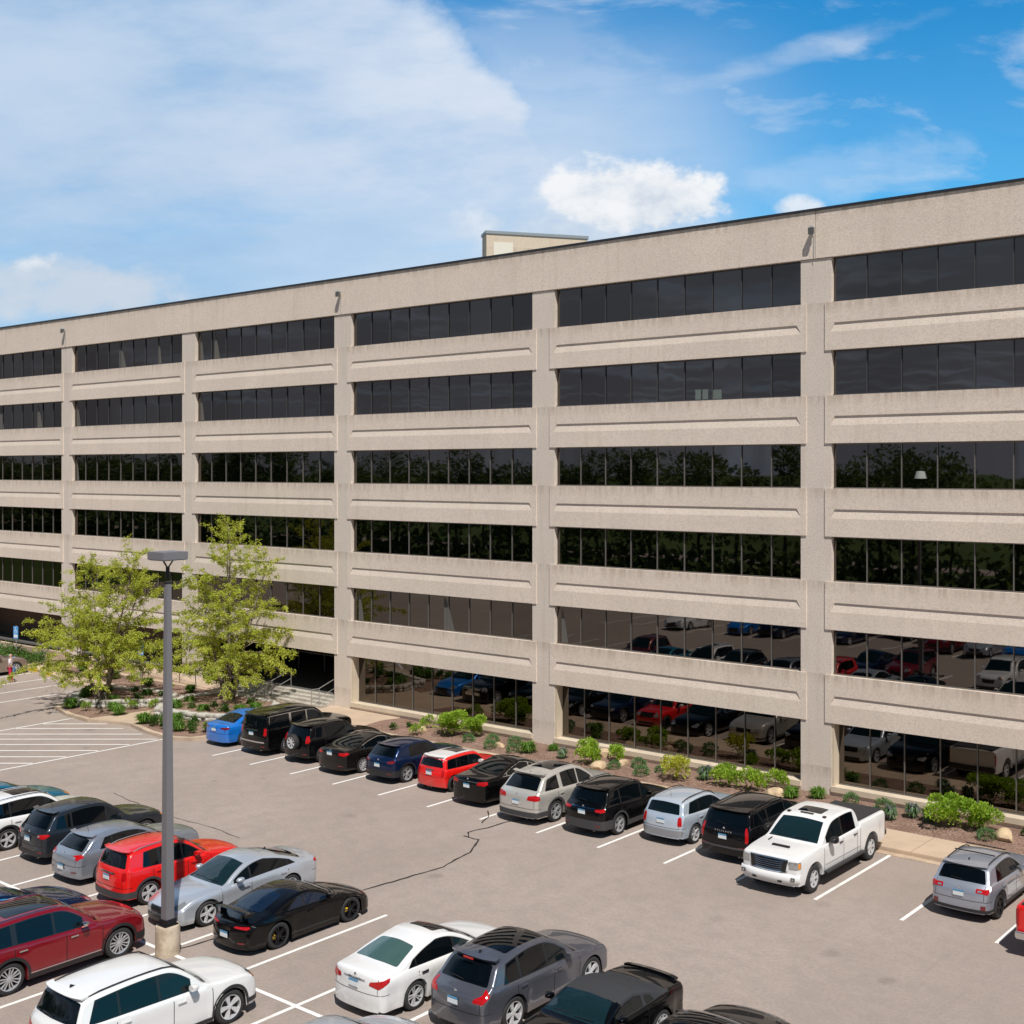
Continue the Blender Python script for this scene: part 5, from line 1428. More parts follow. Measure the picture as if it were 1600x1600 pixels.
# white sedan, grey crossover, convertible and black car in the foreground
s = base_sedan(4.86, 1.83, 1.475, 2.775, .98, .335, P_white, rim=twin, rt=3.42, rb=4.28, deck=1.09, belt1=1.0, sunroof=(2.25, 2.75, .42), garnish=(.90, .93, .36, chrome), plate=.80, badge=.97, tl=[(-.44, .82), (-.10, .76), (.30, .90), (.34, .98), (-.02, .95), (-.40, .90)], rgg=mat('green_rear_glass', (.05, .10, .085), .05, 0, 1), gfront=glass_ws, handle_mat=trim_blk)
put(s, -21.95, -22.60, U, 'sedan_car', 'white sedan with a dark sunroof and pale green rear glass in the foreground', 'car')
s = base_suv(4.79, 1.88, 1.70, 2.825, .94, .38, P_char, rbz=1.12, rt=4.14, rb=4.52, tail=.84, rdrop=.12, tum=20, hood=1.04, cowl=1.40, wt=2.28, rim=('flare', 5, alloy), sunroof=(2.32, 3.66, .54), tl=[(-.40, .86), (-.05, .84), (.24, 1.0), (.18, 1.12), (-.06, 1.02), (-.34, .95)], brake_light=(4.30, 1.60), plate=.82, badge=1.0, fin=3.9, wins=[(1.85, 2.50), (2.57, 3.42), (3.52, 4.02)], wrear=3.84, rgw=(.72, .60), rear_panel=None, refl=None, exhaust=[.5, -.5], rgg=glass_tint)
put(s, -19.42, -21.98, U, 'large_crossover', 'charcoal grey crossover with a glass roof in the foreground right of the white sedan', 'suv')
s = base_sedan(4.78, 1.88, 1.40, 2.72, .98, .35, P_black, kindr='coupe', hood=.98, cowl=1.62, wt=2.30, rt=3.30, rb=3.92, deck=1.06, belt0=.95, belt1=.99, belt=[(0, .80), (1.6, .95), (4.2, 1.0), (4.78, .95)], rim=ten, rg=None, soft=(2.28, 4.0), soft_mat=softm, wins=[(2.02, 3.05), (3.14, 3.46)], wrear=3.36, doors=[1.75, 3.18], handles=[3.05], mirror=2.10, gfront=glass_car, grear=glass_car, band=False, mast=(.95, -.72), mast_h=.75, spoiler=(4.62, 1.085, .72, .10), grille=(.50, .74, .58), hl=[(-.40, .62), (-.08, .62), (.12, .68), (.12, .78), (-.40, .78)], lgrille=(.24, .36, .6), tum=23, tl=[(-.46, .76), (-.06, .76), (-.04, .94), (-.44, .94)])
put(s, -16.45, -23.10, Dn, 'convertible_car', 'black convertible with its grey cloth top closed, facing the camera', 'car')
s = base_sedan(4.85, 1.84, 1.45, 2.80, .95, .335, P_black2, rim=five, sunroof=(2.2, 3.2, .45))
put(s, -13.72, -22.65, U, 'sedan_car', 'black sedan roof and hood at the bottom edge right of the convertible', 'car')

# ---- near lot, near side
s = base_suv(4.96, 1.99, 1.76, 2.865, .93, .385, P_ruby, hood=1.10, rbz=1.18, rt=4.56, rb=4.80, boxy=True, clad=clad_dk, clad_z=(.50, .50, .34), rim=('twin', 7, alloy_mc), rails=(1.95, 4.4, .30, chrome), rail_lift=.03, sunroof=(2.3, 3.7, .52), handle_mat=chrome, mir_mat=chrome, trim=trim_blk, wins=[(1.92, 2.62), (2.69, 3.58), (3.72, 4.44)], wrear=4.36, nose=.82, hl=[(-.36, .84), (-.05, .84), (.22, .90), (.20, 1.0), (-.36, .98)])
Lx = s['L']
rt_, c_ = make_car(s, pos_nose(s, -30.40, -24.22, U), U, 'large_suv', 'ruby red sport utility vehicle with chrome roof rails in the left foreground', 'suv')
for sg in (1, -1):
    m = MB(); m.box(c_.X(3.35), c_.X(1.45), *(sorted((sg * .992, sg * 1.008))), .37, .395); m.build('chrome_strip', chrome, rt_)
s = base_sedan(4.80, 1.83, 1.46, 2.78, .95, .335, P_navy, trim=chrome, hood=.96)
make_car(s, pos_nose(s, -33.10, -24.10, U), U, 'sedan_car', 'dark navy sedan with chrome window line behind the ruby red vehicle', 'car')
s = base_suv(4.82, 1.94, 1.76, 2.915, .93, .38, P_white, hood=1.09, rbz=1.17, rt=4.40, rb=4.66, tail=.86, boxy=True, tum=16, clad=clad_dk, clad_z=(.42, .46, .34), rim=('flare', 5, alloy), rails=(1.95, 4.25, .30, trim_blk), rail_lift=.03, fin=4.2, wins=[(1.94, 2.66), (2.73, 3.60), (3.66, 4.30)], wrear=4.12, handle_mat=P_white, rgw=(.80, .70), nose=.80, hl_mat=clr_l, hl_in=[(.02, .82), (.16, .84), (.16, .94), (.02, .90)], hl=[(-.36, .80), (-.05, .80), (.20, .84), (.18, .96), (-.36, .96)], plate=.92)
make_car(s, pos_nose(s, -24.85, -24.75, U), U, 'large_suv', 'white sport utility vehicle with black roof rails in the bottom left foreground', 'suv')
s = base_sedan(4.80, 1.84, 1.50, 2.78, .95, .335, P_silver, fin=3.2, wsg=glass_car, cowl=1.25, wt=2.05)
make_car(s, pos_nose(s, -19.40, -23.95, U), U, 'sedan_car', 'silver sedan of which only roof and hood show at the bottom edge', 'car')
# far left vehicle by the yellow kerb
s = base_suv(4.90, 1.93, 1.74, 2.85, .95, .37, P_bronze, clad=None, rim=ten, rails=(2.0, 4.2, .30, trim_blk), hood=1.06)
make_car(s, pos_nose(s, -76.4, -3.95, U), U, 'large_suv', 'tan bronze sport utility vehicle at the far left edge beside the person', 'suv')

# ---- the row beyond the aisle under the camera, mirrored in the first-floor windows
srcs = [o for o in C.objects if o.parent is None and o.get('category') in ('car', 'suv', 'crossover', 'sports car')]
rk = random.Random(4); xs = [-26.19 + 2.735 * (k + .5) for k in range(-12, 9)]
picks = ['bright blue sedan', 'silver sedan facing', 'white sedan', 'ruby red', 'dark navy sedan', 'champagne', 'white sport utility vehicle with black', 'light silver', 'bright red compact', 'steel grey', 'brownish black']
for i, x in enumerate(xs):
    for row, (yy, rz) in enumerate(((-39.3, U), (-44.5, Dn))):
        if rk.random() < .28: continue
        pk = picks[rk.randrange(len(picks))]; src = next(o for o in srcs if o['label'].startswith(pk))
        c2 = copy_tree(src); c2.location = (x, yy, 0); c2.rotation_euler = (0, 0, rz)
        c2['label'] = {'bright blue sedan': 'blue sedan', 'silver sedan facing': 'silver sedan', 'white sedan': 'white sedan', 'ruby red': 'dark red sport utility vehicle', 'dark navy sedan': 'navy sedan', 'champagne': 'champagne sport utility vehicle', 'white sport utility vehicle with black': 'white sport utility vehicle', 'light silver': 'silver hatchback', 'bright red compact': 'bright red sport utility vehicle', 'steel grey': 'grey hatchback', 'brownish black': 'black sedan'}[pk] + ' in the row behind the camera, seen mirrored in the windows'
        c2['group'] = 'cars in the row behind the camera'
# ------------------------------------------------------------------ vegetation
def leafmat(name, c1, c2, tr=.45):
    m = bpy.data.materials.new(name); m.use_nodes = True; MATS[name] = m
    nt = NT(m.node_tree); m.node_tree.nodes.clear()
    g = nt.node('ShaderNodeNewGeometry')
    n = nt.noise(g.outputs['Position'], 1.1, 3, .6)
    f = nt.math('ADD', nt.math('MULTIPLY', g.outputs['Random Per Island'], .7), nt.math('MULTIPLY', nt.ramp(n, .35, .65), .3))
    col = nt.mix(f, c1, c2)
    d = nt.node('ShaderNodeBsdfPrincipled', i_Roughness=.5); d.inputs['Specular IOR Level'].default_value = .3; nt.l.new(col, d.inputs['Base Color'])
    t = nt.node('ShaderNodeBsdfTranslucent'); nt.l.new(nt.mix(1.0, col, (1.25, 1.15, .6), 'MULTIPLY'), t.inputs[0])
    mx = nt.node('ShaderNodeMixShader'); mx.inputs[0].default_value = tr; nt.l.new(d.outputs[0], mx.inputs[1]); nt.l.new(t.outputs[0], mx.inputs[2])
    o = nt.node('ShaderNodeOutputMaterial'); nt.l.new(mx.outputs[0], o.inputs[0])
    return m
birchleaf = leafmat('birch_leaf', (.25, .35, .035), (.66, .68, .12), .5)
limeleaf = leafmat('lime_shrub_leaf', (.16, .32, .025), (.42, .56, .07), .4)
yelleaf = leafmat('yellow_green_leaf', (.30, .38, .03), (.58, .58, .09), .4)
blueleaf = leafmat('blue_green_leaf', (.06, .14, .05), (.19, .33, .13), .3)
darkleaf = leafmat('deep_green_leaf', (.03, .08, .014), (.11, .22, .035), .35)
tuftleaf = leafmat('daylily_leaf', (.05, .13, .02), (.20, .36, .05), .4)
lavleaf = leafmat('lavender_leaf', (.12, .11, .14), (.24, .22, .28), .3)
farleaf = leafmat('far_tree_leaf', (.07, .11, .035), (.13, .18, .05), .3)
barkm = nmat('birch_bark', lambda nt, p: (nt.mix(nt.ramp(nt.noise(nt.mapping(p, (1, 1, .35)), 12, 4, .7), .42, .6), (.32, .26, .21), (.075, .055, .045)), None, 0))
stemm = mat('plant_stem', (.10, .075, .04), .8)

def leaf(mb, p, d, size, rn, ratio=.5, m=0):
    d = d.normalized(); a = Vector((rn.gauss(0, 1), rn.gauss(0, 1), rn.gauss(0, 1) + .9)).cross(d)
    if a.length < 1e-4: a = Vector((1, 0, 0))
    a.normalize(); L_ = d * size; w_ = a * size * ratio * .5
    b = len(mb.v)
    mb.v += [tuple(p), tuple(p + L_ * .5 + w_), tuple(p + L_), tuple(p + L_ * .5 - w_)]
    mb.f.append((b, b + 1, b + 2, b + 3)); mb.mi.append(m)

def birch(loc, height, spread, stems, seed, label, low=.22, dens=1.0, bias=(0, 0), zmin=1.6):
    rn = random.Random(seed); r = empty('birch_tree', loc); tag(r, label, 'tree')
    tr = MB(); cr = MB(); tw = MB()
    for si, (dx, dy, hh) in enumerate(stems):
        H = height * hh; n = 9; path = []
        ox, oy = dx * .16, dy * .16
        for i in range(n + 1):
            t = i / n
            path.append(Vector((ox + dx * H * .30 * t ** 1.1 + .10 * math.sin(3 * t + si * 2) * t, oy + dy * H * .30 * t ** 1.1 + .09 * math.cos(4 * t + si) * t, H * t - .1)))
        tr.tube(path, [max(.012, .105 * (1 - .88 * (i / n)) + (.03 if i == 0 else 0)) for i in range(n + 1)], 8)
        nb = int(30 * hh * dens); az = rn.uniform(0, 6)
        for b in range(nb):
            t = low + (1 - low) * (b + rn.uniform(-.3, .3)) / nb; t = max(low, min(.99, t))
            k = t * n; i = min(n - 1, int(k)); p = path[i].lerp(path[i + 1], k - i)
            az += 2.4 + rn.uniform(-.5, .5)
            fr = (t - low) / (1 - low)
            ln = spread * (1.0 - .80 * fr ** 1.1) * rn.uniform(.50, 1.12) * (.75 + .6 * min(1, fr * 4) if fr < .25 else 1.15 if fr < .3 else 1)
            el = R(14 + 40 * fr + rn.uniform(-10, 12))
            d = Vector((math.cos(az) * math.cos(el) + bias[0] * .3, math.sin(az) * math.cos(el) + bias[1] * .3, math.sin(el))).normalized()
            q = p.copy(); pts = [q.copy()]; m_ = max(4, int(ln / .28))
            for j in range(m_):
                d = (d + Vector((rn.uniform(-.10, .10), rn.uniform(-.10, .10), -.045 - .05 * (j / m_) * (1 - .7 * fr)))).normalized()
                q = q + d * ln / m_; pts.append(q.copy())
            rad = .035 * (1 - .7 * fr)
            tr.tube(pts, [max(.004, rad * (1 - j / m_)) for j in range(m_ + 1)], 5, cap=False)
            for j in range(1, m_ + 1):
                if j / m_ < .22: continue
                for _ in range(2 if rn.random() < .75 else 3):
                    a = rn.uniform(0, 2 * math.pi)
                    dd = (d * .7 + Vector((math.cos(a), math.sin(a), rn.uniform(-.3, .5)))).normalized()
                    tl = rn.uniform(.25, .62) * (1 - .3 * fr); s_ = pts[j].copy(); tp = [s_.copy()]
                    nn = 4
                    for u in range(nn):
                        dd = (dd + Vector((rn.uniform(-.12, .12), rn.uniform(-.12, .12), -.20 + .16 * fr))).normalized(); s_ = s_ + dd * tl / nn; tp.append(s_.copy())
                    tw.tube(tp, .004, 3, cap=False)
                    for u in range(int(tl * 80 * dens) + 3):
                        k2 = rn.uniform(.1, nn - .001); w_ = tp[int(k2)].lerp(tp[int(k2) + 1], k2 % 1)
                        if w_.z < zmin + .5 * math.sin(w_.x * 2.1 + w_.y): continue
                        ld = (dd + Vector((rn.uniform(-1, 1), rn.uniform(-1, 1), rn.uniform(-.9, .25)))).normalized()
                        leaf(cr, w_ + Vector((rn.gauss(0, .05), rn.gauss(0, .05), rn.gauss(0, .06))), ld, rn.uniform(.065, .115), rn, .6)
    t = tr.build('trunk', barkm, r, True, 60)
    tws = tw.build('twig', stemm, t)
    cr.build('crown', birchleaf, r)
    return len(cr.f)
n1_ = birch((-61.25, -7.4, .15), 8.3, 4.6, [(-.55, .1, .92), (.75, .35, .98), (-.95, -.55, .66), (.25, .9, .80), (.5, -.6, .6)], 21, 'multi-stemmed lime green birch on the left, its shadow falling on the asphalt', low=.22, dens=1.05, zmin=1.6)
n2_ = birch((-55.6, -3.4, .15), 9.6, 4.4, [(-.45, .35, 1.0), (.15, -.1, 1.02), (.95, .25, .84), (-.5, -.6, .70), (.7, -.5, .62)], 33, 'taller multi-stemmed birch behind the lamp post and beside the entrance steps', low=.19, dens=.92)

def shrub_mesh(name, m, n, rx, rz, size, seed, ratio=.6, blobs=5, up=.5, stems=6, conic=0):
    rn = random.Random(seed); mb = MB()
    bl = [(0, 0, rz * .55, 1.0)] + [(rn.uniform(-.55, .55) * rx, rn.uniform(-.5, .5) * rx, rn.uniform(.35, .95) * rz, rn.uniform(.40, .65)) for _ in range(blobs)]
    for _ in range(n):
        b = rn.choice(bl); a = rn.uniform(0, 2 * math.pi); cz = rn.uniform(-.6, 1); s_ = math.sqrt(max(0, 1 - cz * cz)); k = rn.uniform(.5, 1.02)
        d = Vector((math.cos(a) * s_, math.sin(a) * s_, cz))
        p = Vector((b[0] + d.x * rx * .62 * b[3] * k, b[1] + d.y * rx * .62 * b[3] * k, max(.01, b[2] + d.z * rz * .5 * b[3] * k)))
        if blobs == 0: p = Vector((d.x * rx * k, d.y * rx * k, max(.01, rz * .5 + d.z * rz * .55 * k)))
        ld = (d + Vector((rn.uniform(-.6, .6), rn.uniform(-.6, .6), up + rn.uniform(-.4, .4)))).normalized()
        leaf(mb, p, ld, size * rn.uniform(.7, 1.25), rn, ratio)
    for _ in range(stems):
        a = rn.uniform(0, 6.3); mb.tube([(0, 0, -.05), (math.cos(a) * rx * .2, math.sin(a) * rx * .2, rz * .3), (math.cos(a) * rx * .45, math.sin(a) * rx * .45, rz * .75)], .008, 4, 1, False)
    return mb.mesh(name, [m, stemm])
def tuft_mesh(name, m, n, rx, h, seed, flower=None):
    rn = random.Random(seed); mb = MB()
    for i in range(n):
        a = rn.uniform(0, 2 * math.pi); r0 = rn.uniform(0, rx * .30); r1 = rx * rn.uniform(.35, 1.15); hh = h * rn.uniform(.5, 1.15); w_ = .016
        b = Vector((math.cos(a) * r0, math.sin(a) * r0, 0)); c = Vector((math.cos(a) * (r0 + r1) * .5, math.sin(a) * (r0 + r1) * .5, hh * .8)); e = Vector((math.cos(a) * r1, math.sin(a) * r1, hh * rn.uniform(.25, 1.0)))
        n_ = Vector((-math.sin(a), math.cos(a), 0)) * w_
        k = len(mb.v); mb.v += [tuple(b - n_), tuple(b + n_), tuple(c + n_ * 1.3), tuple(c - n_ * 1.3), tuple(e)]
        mb.f += [(k, k + 1, k + 2, k + 3), (k + 3, k + 2, k + 4)]; mi = 1 if (flower and rn.random() < .35) else 0; mb.mi += [mi, mi]
    return mb.mesh(name, [m, flower or m])
VM = {
 'big': ('shrub', shrub_mesh('leafy_shrub', limeleaf, 3600, 1.02, 1.12, .10, 1, .7, 8), 'leafy shrub', 1.0),
 'br': ('shrub', shrub_mesh('leafy_shrub', limeleaf, 1150, .64, .76, .09, 2, .7, 6), 'leafy shrub', 1.0),
 'yel': ('shrub', shrub_mesh('yellow_shrub', yelleaf, 1300, .75, .85, .09, 3, .65, 8), 'shrub', 1.0),
 'bl': ('low_shrub', shrub_mesh('blue_mound', blueleaf, 620, .34, .42, .07, 4, .6, 0, .3, 0), 'mound', 1.0),
 'tuft': ('ornamental_grass', tuft_mesh('grass_tuft', tuftleaf, 340, .42, .46, 5), 'grass', 1.0),
 'lav': ('flowering_plant', tuft_mesh('lavender', blueleaf, 280, .34, .55, 6, lavleaf), 'lavender', 1.0),
 'sm': ('small_plant', shrub_mesh('small_plant', darkleaf, 220, .30, .36, .09, 7, .6, 3, .5, 2), 'plant', 1.0),
 'gr': ('small_plant', shrub_mesh('small_plant', limeleaf, 260, .36, .42, .08, 8, .6, 3, .5, 2), 'plant', 1.0),
}
def rock_mesh(seed, sx_, sy_, sz_):
    bm = bmesh.new(); bmesh.ops.create_icosphere(bm, subdivisions=3, radius=1)
    rn = random.Random(seed)
    pl_ = [(Vector((rn.gauss(0, 1), rn.gauss(0, 1), rn.gauss(0, 1))).normalized(), rn.uniform(.62, .9)) for _ in range(11)]
    for v in bm.verts:
        for n_, d_ in pl_:
            k = v.co.dot(n_)
            if k > d_: v.co -= n_ * (k - d_)
        v.co = Vector((v.co.x * sx_, v.co.y * sy_, v.co.z * sz_ + sz_ * .5))
    me = bpy.data.meshes.new('boulder'); bm.to_mesh(me); bm.free(); me.materials.append(rockm)
    me.polygons.foreach_set('use_smooth', [True] * len(me.polygons)); me.set_sharp_from_angle(angle=R(28))
    return me
rocks = [rock_mesh(1, .36, .26, .24), rock_mesh(2, .44, .30, .26), rock_mesh(5, .30, .30, .28)]
plants = [
 ('big', -40.95, -1.75, 1.0, 'largest bright green shrub under the left window bay, behind the small red hatchback'),
 ('big', -39.85, -1.25, .82, 'bright green shrub touching the right side of the largest shrub'),
 ('sm', -43.98, -2.3, .9, 'small dark green plant at the left end of the mulch bed, nearest the kerb'),
 ('sm', -43.63, -1.6, .9, 'small dark green plant at the left end of the mulch bed, nearest the wall'),
 ('gr', -42.24, -2.4, 1.2, 'light green mound plant behind the navy crossover roof'),
 ('gr', -42.9, -1.24, 1.3, 'loose light green plant just left of the largest bright shrub'),
 ('bl', -39.24, -2.05, 1.0, 'round blue green plant in front of the largest bright shrub pair'),
 ('bl', -38.26, -1.5, 1.1, 'round blue green plant, upper one of the pair above the small red car'),
 ('bl', -37.62, -2.35, 1.0, 'round blue green plant, lower one of the pair above the small red car'),
 ('bl', -37.0, -1.35, 1.2, 'large blue green mound behind the pale rock'),
 ('bl', -36.3, -2.3, 1.0, 'blue green mound in front of the pale rock'),
 ('tuft', -35.65, -2.0, 1.15, 'upright green grass tuft left of the concrete column'),
 ('tuft', -34.95, -1.1, .8, 'thin grass tuft at the foot of the middle concrete column'),
 ('lav', -33.75, -1.9, .9, 'dark flowering tuft right of the middle concrete column'),
 ('br', -33.0, -1.0, 1.0, 'bright loose shrub behind the champagne vehicle, against the sill'),
 ('br', -32.2, -2.1, .95, 'bright low shrub over the roof of the champagne vehicle'),
 ('br', -31.6, -.85, .95, 'bright shrub between the boulders under the second window bay'),
 ('bl', -30.86, -2.0, 1.0, 'blue green mound beside the boulders behind the champagne vehicle'),
 ('bl', -30.1, -1.3, 1.15, 'upper blue green mound behind the black vehicle with grey arches'),
 ('bl', -29.36, -2.15, 1.2, 'lower blue green mound behind the black vehicle with grey arches'),
 ('bl', -28.95, -1.4, .8, 'small blue green mound left of the yellow shrub'),
 ('yel', -27.76, -2.1, 1.05, 'yellow green shrub behind the silver hatchback'),
 ('lav', -26.8, -1.3, 1.2, 'purple grey lavender clump right of the yellow green shrub'),
 ('br', -26.3, -.6, .85, 'bright shrub climbing to the sill right of the lavender'),
 ('br', -25.67, -1.7, .95, 'bright shrub above the roof of the silver hatchback'),
 ('br', -24.56, -1.6, 1.1, 'bright wide shrub behind the large black vehicle'),
 ('br', -23.9, -.7, .9, 'bright shrub near the column by the white pickup'),
 ('tuft', -22.75, -1.5, 1.0, 'grass tuft left of the column foot behind the pickup'),
 ('tuft', -21.9, -1.0, 1.0, 'dense grass tuft at the foot of the column behind the pickup'),
 ('bl', -20.6, -.8, 1.05, 'blue green mound just behind the pickup bed cover'),
 ('bl', -19.2, -1.0, 1.2, 'dark green round plant behind the pickup tailgate'),
 ('lav', -18.5, -1.95, 1.0, 'front lavender clump right of the pickup tailgate'),
 ('lav', -18.0, -1.2, 1.1, 'middle lavender clump right of the pickup'),
 ('lav', -17.3, -1.4, 1.0, 'right lavender clump beside the large bright shrub pair'),
 ('big', -16.42, -1.65, .95, 'tall bright green shrub above the empty parking space'),
 ('big', -15.5, -1.15, .85, 'bright green shrub next to the pale boulder on the right'),
 ('bl', -14.95, -2.1, 1.1, 'round dark green plant in front of the right bright shrub'),
 ('sm', -13.9, -1.0, 1.0, 'small plant right of the pale boulder at the right edge'),
 ('tuft', -46.6, -1.1, 0, ''),
]
rn = random.Random(3)
for k, x, y, sc_, lab in plants:
    if not sc_: continue
    nm, me, cat_, bs = VM[k]
    o = bpy.data.objects.new(nm, me); C.objects.link(o); o.location = (x, y, .17); s_ = bs * sc_ * (.84 if k == 'bl' else 1)
    o.scale = (s_, s_, s_ * rn.uniform(.9, 1.1)); o.rotation_euler = (0, 0, rn.uniform(0, 6.28)); tag(o, lab, cat_)
for i, (x, y, sc_, lab) in enumerate([(-37.45, -1.9, .8, 'pale small rock between two blue green mounds'), (-31.45, -2.3, 1.0, 'buff boulder above the roof of the champagne vehicle'), (-32.6, -.45, 1.1, 'buff boulder against the sill under the second window bay'),
    (-23.3, -1.75, 1.25, 'large buff boulder behind the large black vehicle'), (-14.45, -1.7, 1.15, 'pale buff boulder in the mulch at the right edge'), (-42.6, -1.75, .9, 'small buff rock at the left end of the mulch bed'), (-31.0, -1.2, .9, 'low buff rock beside the bright shrub under the second window bay')]):
    o = bpy.data.objects.new('boulder', rocks[i % 3]); C.objects.link(o); o.location = (x, y, .12); o.scale = (sc_,) * 3; o.rotation_euler = (0, 0, i * 1.3); tag(o, lab, 'boulder')
# plants of the entrance islands
def clumps(pts, label, group, m_keys, sc_=1.0, z=.155):
    for i, (x, y) in enumerate(pts):
        k = m_keys[i % len(m_keys)]; nm, me, cat_, bs = VM[k]
        o = bpy.data.objects.new('green_clump', me); C.objects.link(o); o.location = (x, y, z); s_ = sc_ * rn.uniform(.85, 1.2)
        o.scale = (s_, s_, s_); o.rotation_euler = (0, 0, rn.uniform(0, 6.28)); tag(o, label, 'plant', group)
clumps([(-55.0, -8.75), (-54.5, -8.5), (-54.0, -8.75), (-53.5, -8.35), (-53.0, -8.8), (-52.6, -8.35), (-52.1, -8.7), (-51.6, -8.3), (-51.1, -8.6), (-50.75, -7.9), (-50.8, -7.1), (-54.6, -8.0), (-53.7, -7.8), (-52.6, -7.6)], 'low dark green clump along the kerb in front of the right stone planter', 'green clumps along the right island kerb', ['tuft', 'sm', 'sm'], 1.15)
clumps([(-56.0, -6.4), (-55.1, -6.0), (-54.2, -5.9), (-53.1, -5.5), (-52.4, -5.0), (-54.6, -5.1), (-56.9, -4.9), (-53.6, -3.4), (-52.2, -4.2)], 'green clump growing inside the right stone planter', 'green clumps in the right planter', ['tuft', 'sm'], 1.1, .33)
clumps([(-63.0, -7.2), (-62.3, -7.8), (-60.4, -7.2), (-59.6, -6.2), (-60.4, -5.2), (-61.8, -5.1), (-63.2, -5.9), (-59.4, -5.0)], 'dark green clump growing inside the left stone planter', 'green clumps in the left planter', ['tuft', 'sm'], 1.1, .33)
clumps([(-59.2, -7.9), (-58.6, -7.2), (-58.0, -8.3), (-60.2, -8.8), (-61.6, -8.9), (-58.2, -6.2), (-64.5, -6.2)], 'green clump in the mulch outside the left stone planter', 'green clumps outside the left planter', ['tuft', 'gr'], 1.1)
clumps([(-72.5, -2.2), (-70.5, -2.4), (-68.2, -2.6), (-66.4, -2.3), (-64.4, -2.7), (-62.3, -2.6), (-60.6, -2.4)], 'straw green grass clump in the narrow bed in front of the ramp', 'grass clumps in front of the ramp', ['tuft', 'gr'], 1.0)
hg = MB(); rnh = random.Random(9)
for _ in range(5200):
    x = rnh.uniform(-95, -76.6); y = -2.5 + rnh.gauss(0, .32); z = .15 + abs(rnh.gauss(.35, .22)) * (1 + .3 * math.sin(x * 1.3))
    leaf(hg, Vector((x, y, z)), Vector((rnh.gauss(0, 1), rnh.gauss(0, 1), 1)), .16, rnh, .6)
tag(hg.build('hedge', darkleaf), 'low green hedge along the pale retaining wall at the far left', 'hedge')

# wood beyond the car park (seen mirrored in the windows)
tl = MB(); rt2 = random.Random(5)
def far_tree(x, y, h, rx):
    nb_ = 16; tl.tube([(x, y, 0), (x, y, h * .5)], .25, 5, 1)
    bl = [(x + rt2.gauss(0, rx * .42), y + rt2.gauss(0, rx * .42), h * rt2.uniform(.36, .88), rx * rt2.uniform(.30, .50)) for _ in range(nb_)]
    for b in bl:
        for _ in range(230):
            d = Vector((rt2.gauss(0, 1), rt2.gauss(0, 1), rt2.gauss(0, 1))).normalized()
            leaf(tl, Vector(b[:3]) + d * b[3] * rt2.uniform(.6, 1.05), d + Vector((rt2.gauss(0, .5), rt2.gauss(0, .5), rt2.gauss(0, .5))), rt2.uniform(.26, .52), rt2, .8)
x = -300
while x < 120:
    hh = rt2.uniform(13.2, 17)
    if -175 < x < -155: hh = 21
    far_tree(x, -82 + rt2.uniform(-3, 4), hh, rt2.uniform(3.6, 5.5)); x += rt2.uniform(4.0, 6.5)
for _ in range(14000):
    xx = rt2.uniform(-300, 120); leaf(tl, Vector((xx, -77 + rt2.gauss(0, 1.6), abs(rt2.gauss(1.5, 1.3)))), Vector((rt2.gauss(0, 1), rt2.gauss(0, 1), 1)), .9, rt2, .8)
for _ in range(26): far_tree(rt2.uniform(-330, -150), rt2.uniform(-70, 60), rt2.uniform(11, 16), 4.5)
tag(tl.build('distant_wood', [farleaf, stemm]), kind='stuff')

# ------------------------------------------------------------------ person beside the far vehicle
def skinmesh(name, nodes, edges, m, parent, sub=2):
    me = bpy.data.meshes.new(name); me.from_pydata([n_[0] for n_ in nodes], edges, []); o = bpy.data.objects.new(name, me); C.objects.link(o)
    md = o.modifiers.new('skin', 'SKIN'); 
    for i, n_ in enumerate(nodes): me.skin_vertices[0].data[i].radius = n_[1] if isinstance(n_[1], tuple) else (n_[1], n_[1])
    me.skin_vertices[0].data[0].use_root = True
    s_ = o.modifiers.new('sub', 'SUBSURF'); s_.levels = sub; s_.render_levels = sub
    dg = bpy.context.evaluated_depsgraph_get(); me2 = bpy.data.meshes.new_from_object(o.evaluated_get(dg)); me2.name = name
    bpy.data.objects.remove(o)
    me2.materials.clear(); me2.materials.append(m); me2.polygons.foreach_set('use_smooth', [True] * len(me2.polygons))
    q = bpy.data.objects.new(name, me2); C.objects.link(q); q.parent = parent
    return q
skinm = mat('skin', (.50, .30, .21), .5)
pn = empty('person', (-72.9, -6.5, .01), R(-40)); tag(pn, 'person in a white top and crimson trousers standing by the tan vehicle', 'person')
J = [((0, 0, .92), (.15, .10)), ((0, 0, 1.10), (.13, .09)), ((0, 0, 1.30), (.17, .10)), ((0, 0, 1.40), (.08, .07)), ((0, .01, 1.47), .05), ((0, .02, 1.54), .075), ((0, .02, 1.62), .085), ((0, .01, 1.69), .06),
     ((.17, 0, 1.35), .055), ((.21, .02, 1.10), .042), ((.19, .14, .93), .032), ((.17, .20, .88), .03), ((-.17, 0, 1.35), .055), ((-.22, .01, 1.10), .042), ((-.21, .06, .88), .032), ((-.20, .08, .80), .03),
     ((.09, 0, .86), .095), ((.10, .02, .47), .06), ((.11, -.02, .09), .042), ((.12, .12, .03), .035), ((-.09, 0, .86), .095), ((-.10, .05, .47), .06), ((-.10, .08, .09), .042), ((-.11, .20, .03), .035)]
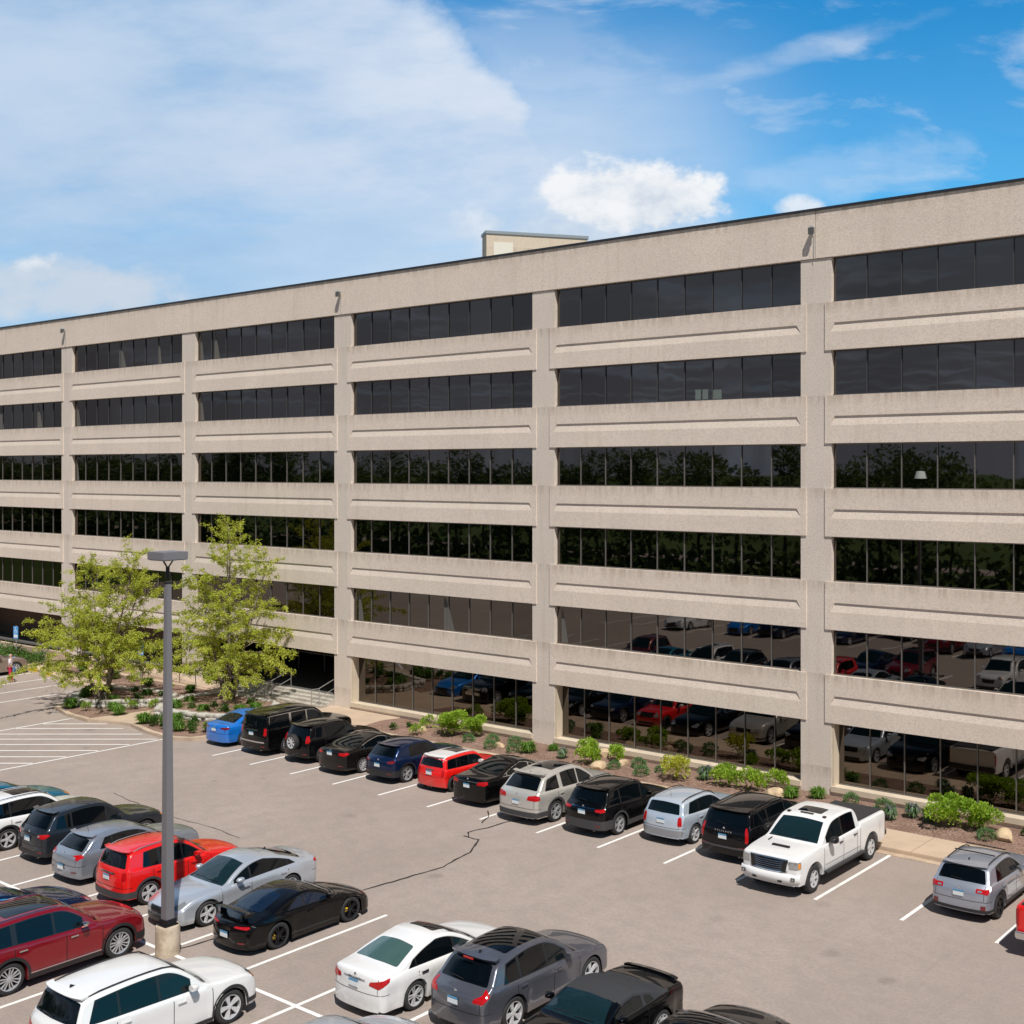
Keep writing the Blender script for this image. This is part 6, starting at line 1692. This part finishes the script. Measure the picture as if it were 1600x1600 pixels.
E_ = [(0, 1), (1, 2), (2, 3), (3, 4), (4, 5), (5, 6), (6, 7), (2, 8), (8, 9), (9, 10), (10, 11), (2, 12), (12, 13), (13, 14), (14, 15), (0, 16), (16, 17), (17, 18), (18, 19), (0, 20), (20, 21), (21, 22), (22, 23)]
skinmesh('body', J, E_, skinm, pn)
skinmesh('shirt', [((0, 0, .90), (.175, .125)), ((0, 0, 1.12), (.155, .115)), ((0, 0, 1.30), (.19, .125)), ((0, 0, 1.39), (.09, .08)), ((.18, 0, 1.35), .075), ((.215, .02, 1.12), .062), ((-.18, 0, 1.35), .075), ((-.225, .01, 1.12), .062)], [(0, 1), (1, 2), (2, 3), (2, 4), (4, 5), (2, 6), (6, 7)], mat('white_cotton', (.75, .68, .70), .8), pn)
skinmesh('trousers', [((0, 0, .93), (.165, .115)), ((.09, 0, .84), .115), ((.10, .02, .47), .080), ((.11, -.02, .10), .062), ((-.09, 0, .84), .115), ((-.10, .05, .47), .080), ((-.10, .08, .10), .062)], [(0, 1), (1, 2), (2, 3), (0, 4), (4, 5), (5, 6)], mat('crimson_cloth', (.55, .02, .07), .8), pn)
skinmesh('hair', [((0, -.02, 1.66), (.10, .095)), ((0, -.03, 1.58), (.09, .06)), ((0, -.04, 1.48), .05)], [(0, 1), (1, 2)], mat('grey_hair', (.45, .42, .40), .8), pn)
m = MB()
for sg in (-1, 1): m.box(sg * .032 - .012, sg * .032 + .012, .098, .106, 1.612, 1.622)
m.build('eye', mat('eye_dark', (.02, .015, .01), .3), pn)
bg_ = empty('handbag', (-72.62, -6.42, .62), R(-40)); tag(bg_, 'blue bag carried by the person in crimson trousers', 'bag')
m = MB(); m.box(-.16, .16, -.05, .05, 0, .26); bevel(m.build('bag_body', mat('blue_canvas', (.06, .22, .45), .7), bg_), .02)
m = MB(); m.tube([(-.10, 0, .25), (-.08, 0, .36), (0, 0, .42), (.08, 0, .36), (.10, 0, .25)], .012, 5); m.build('handle', mat('blue_canvas', (.06, .22, .45)), bg_)
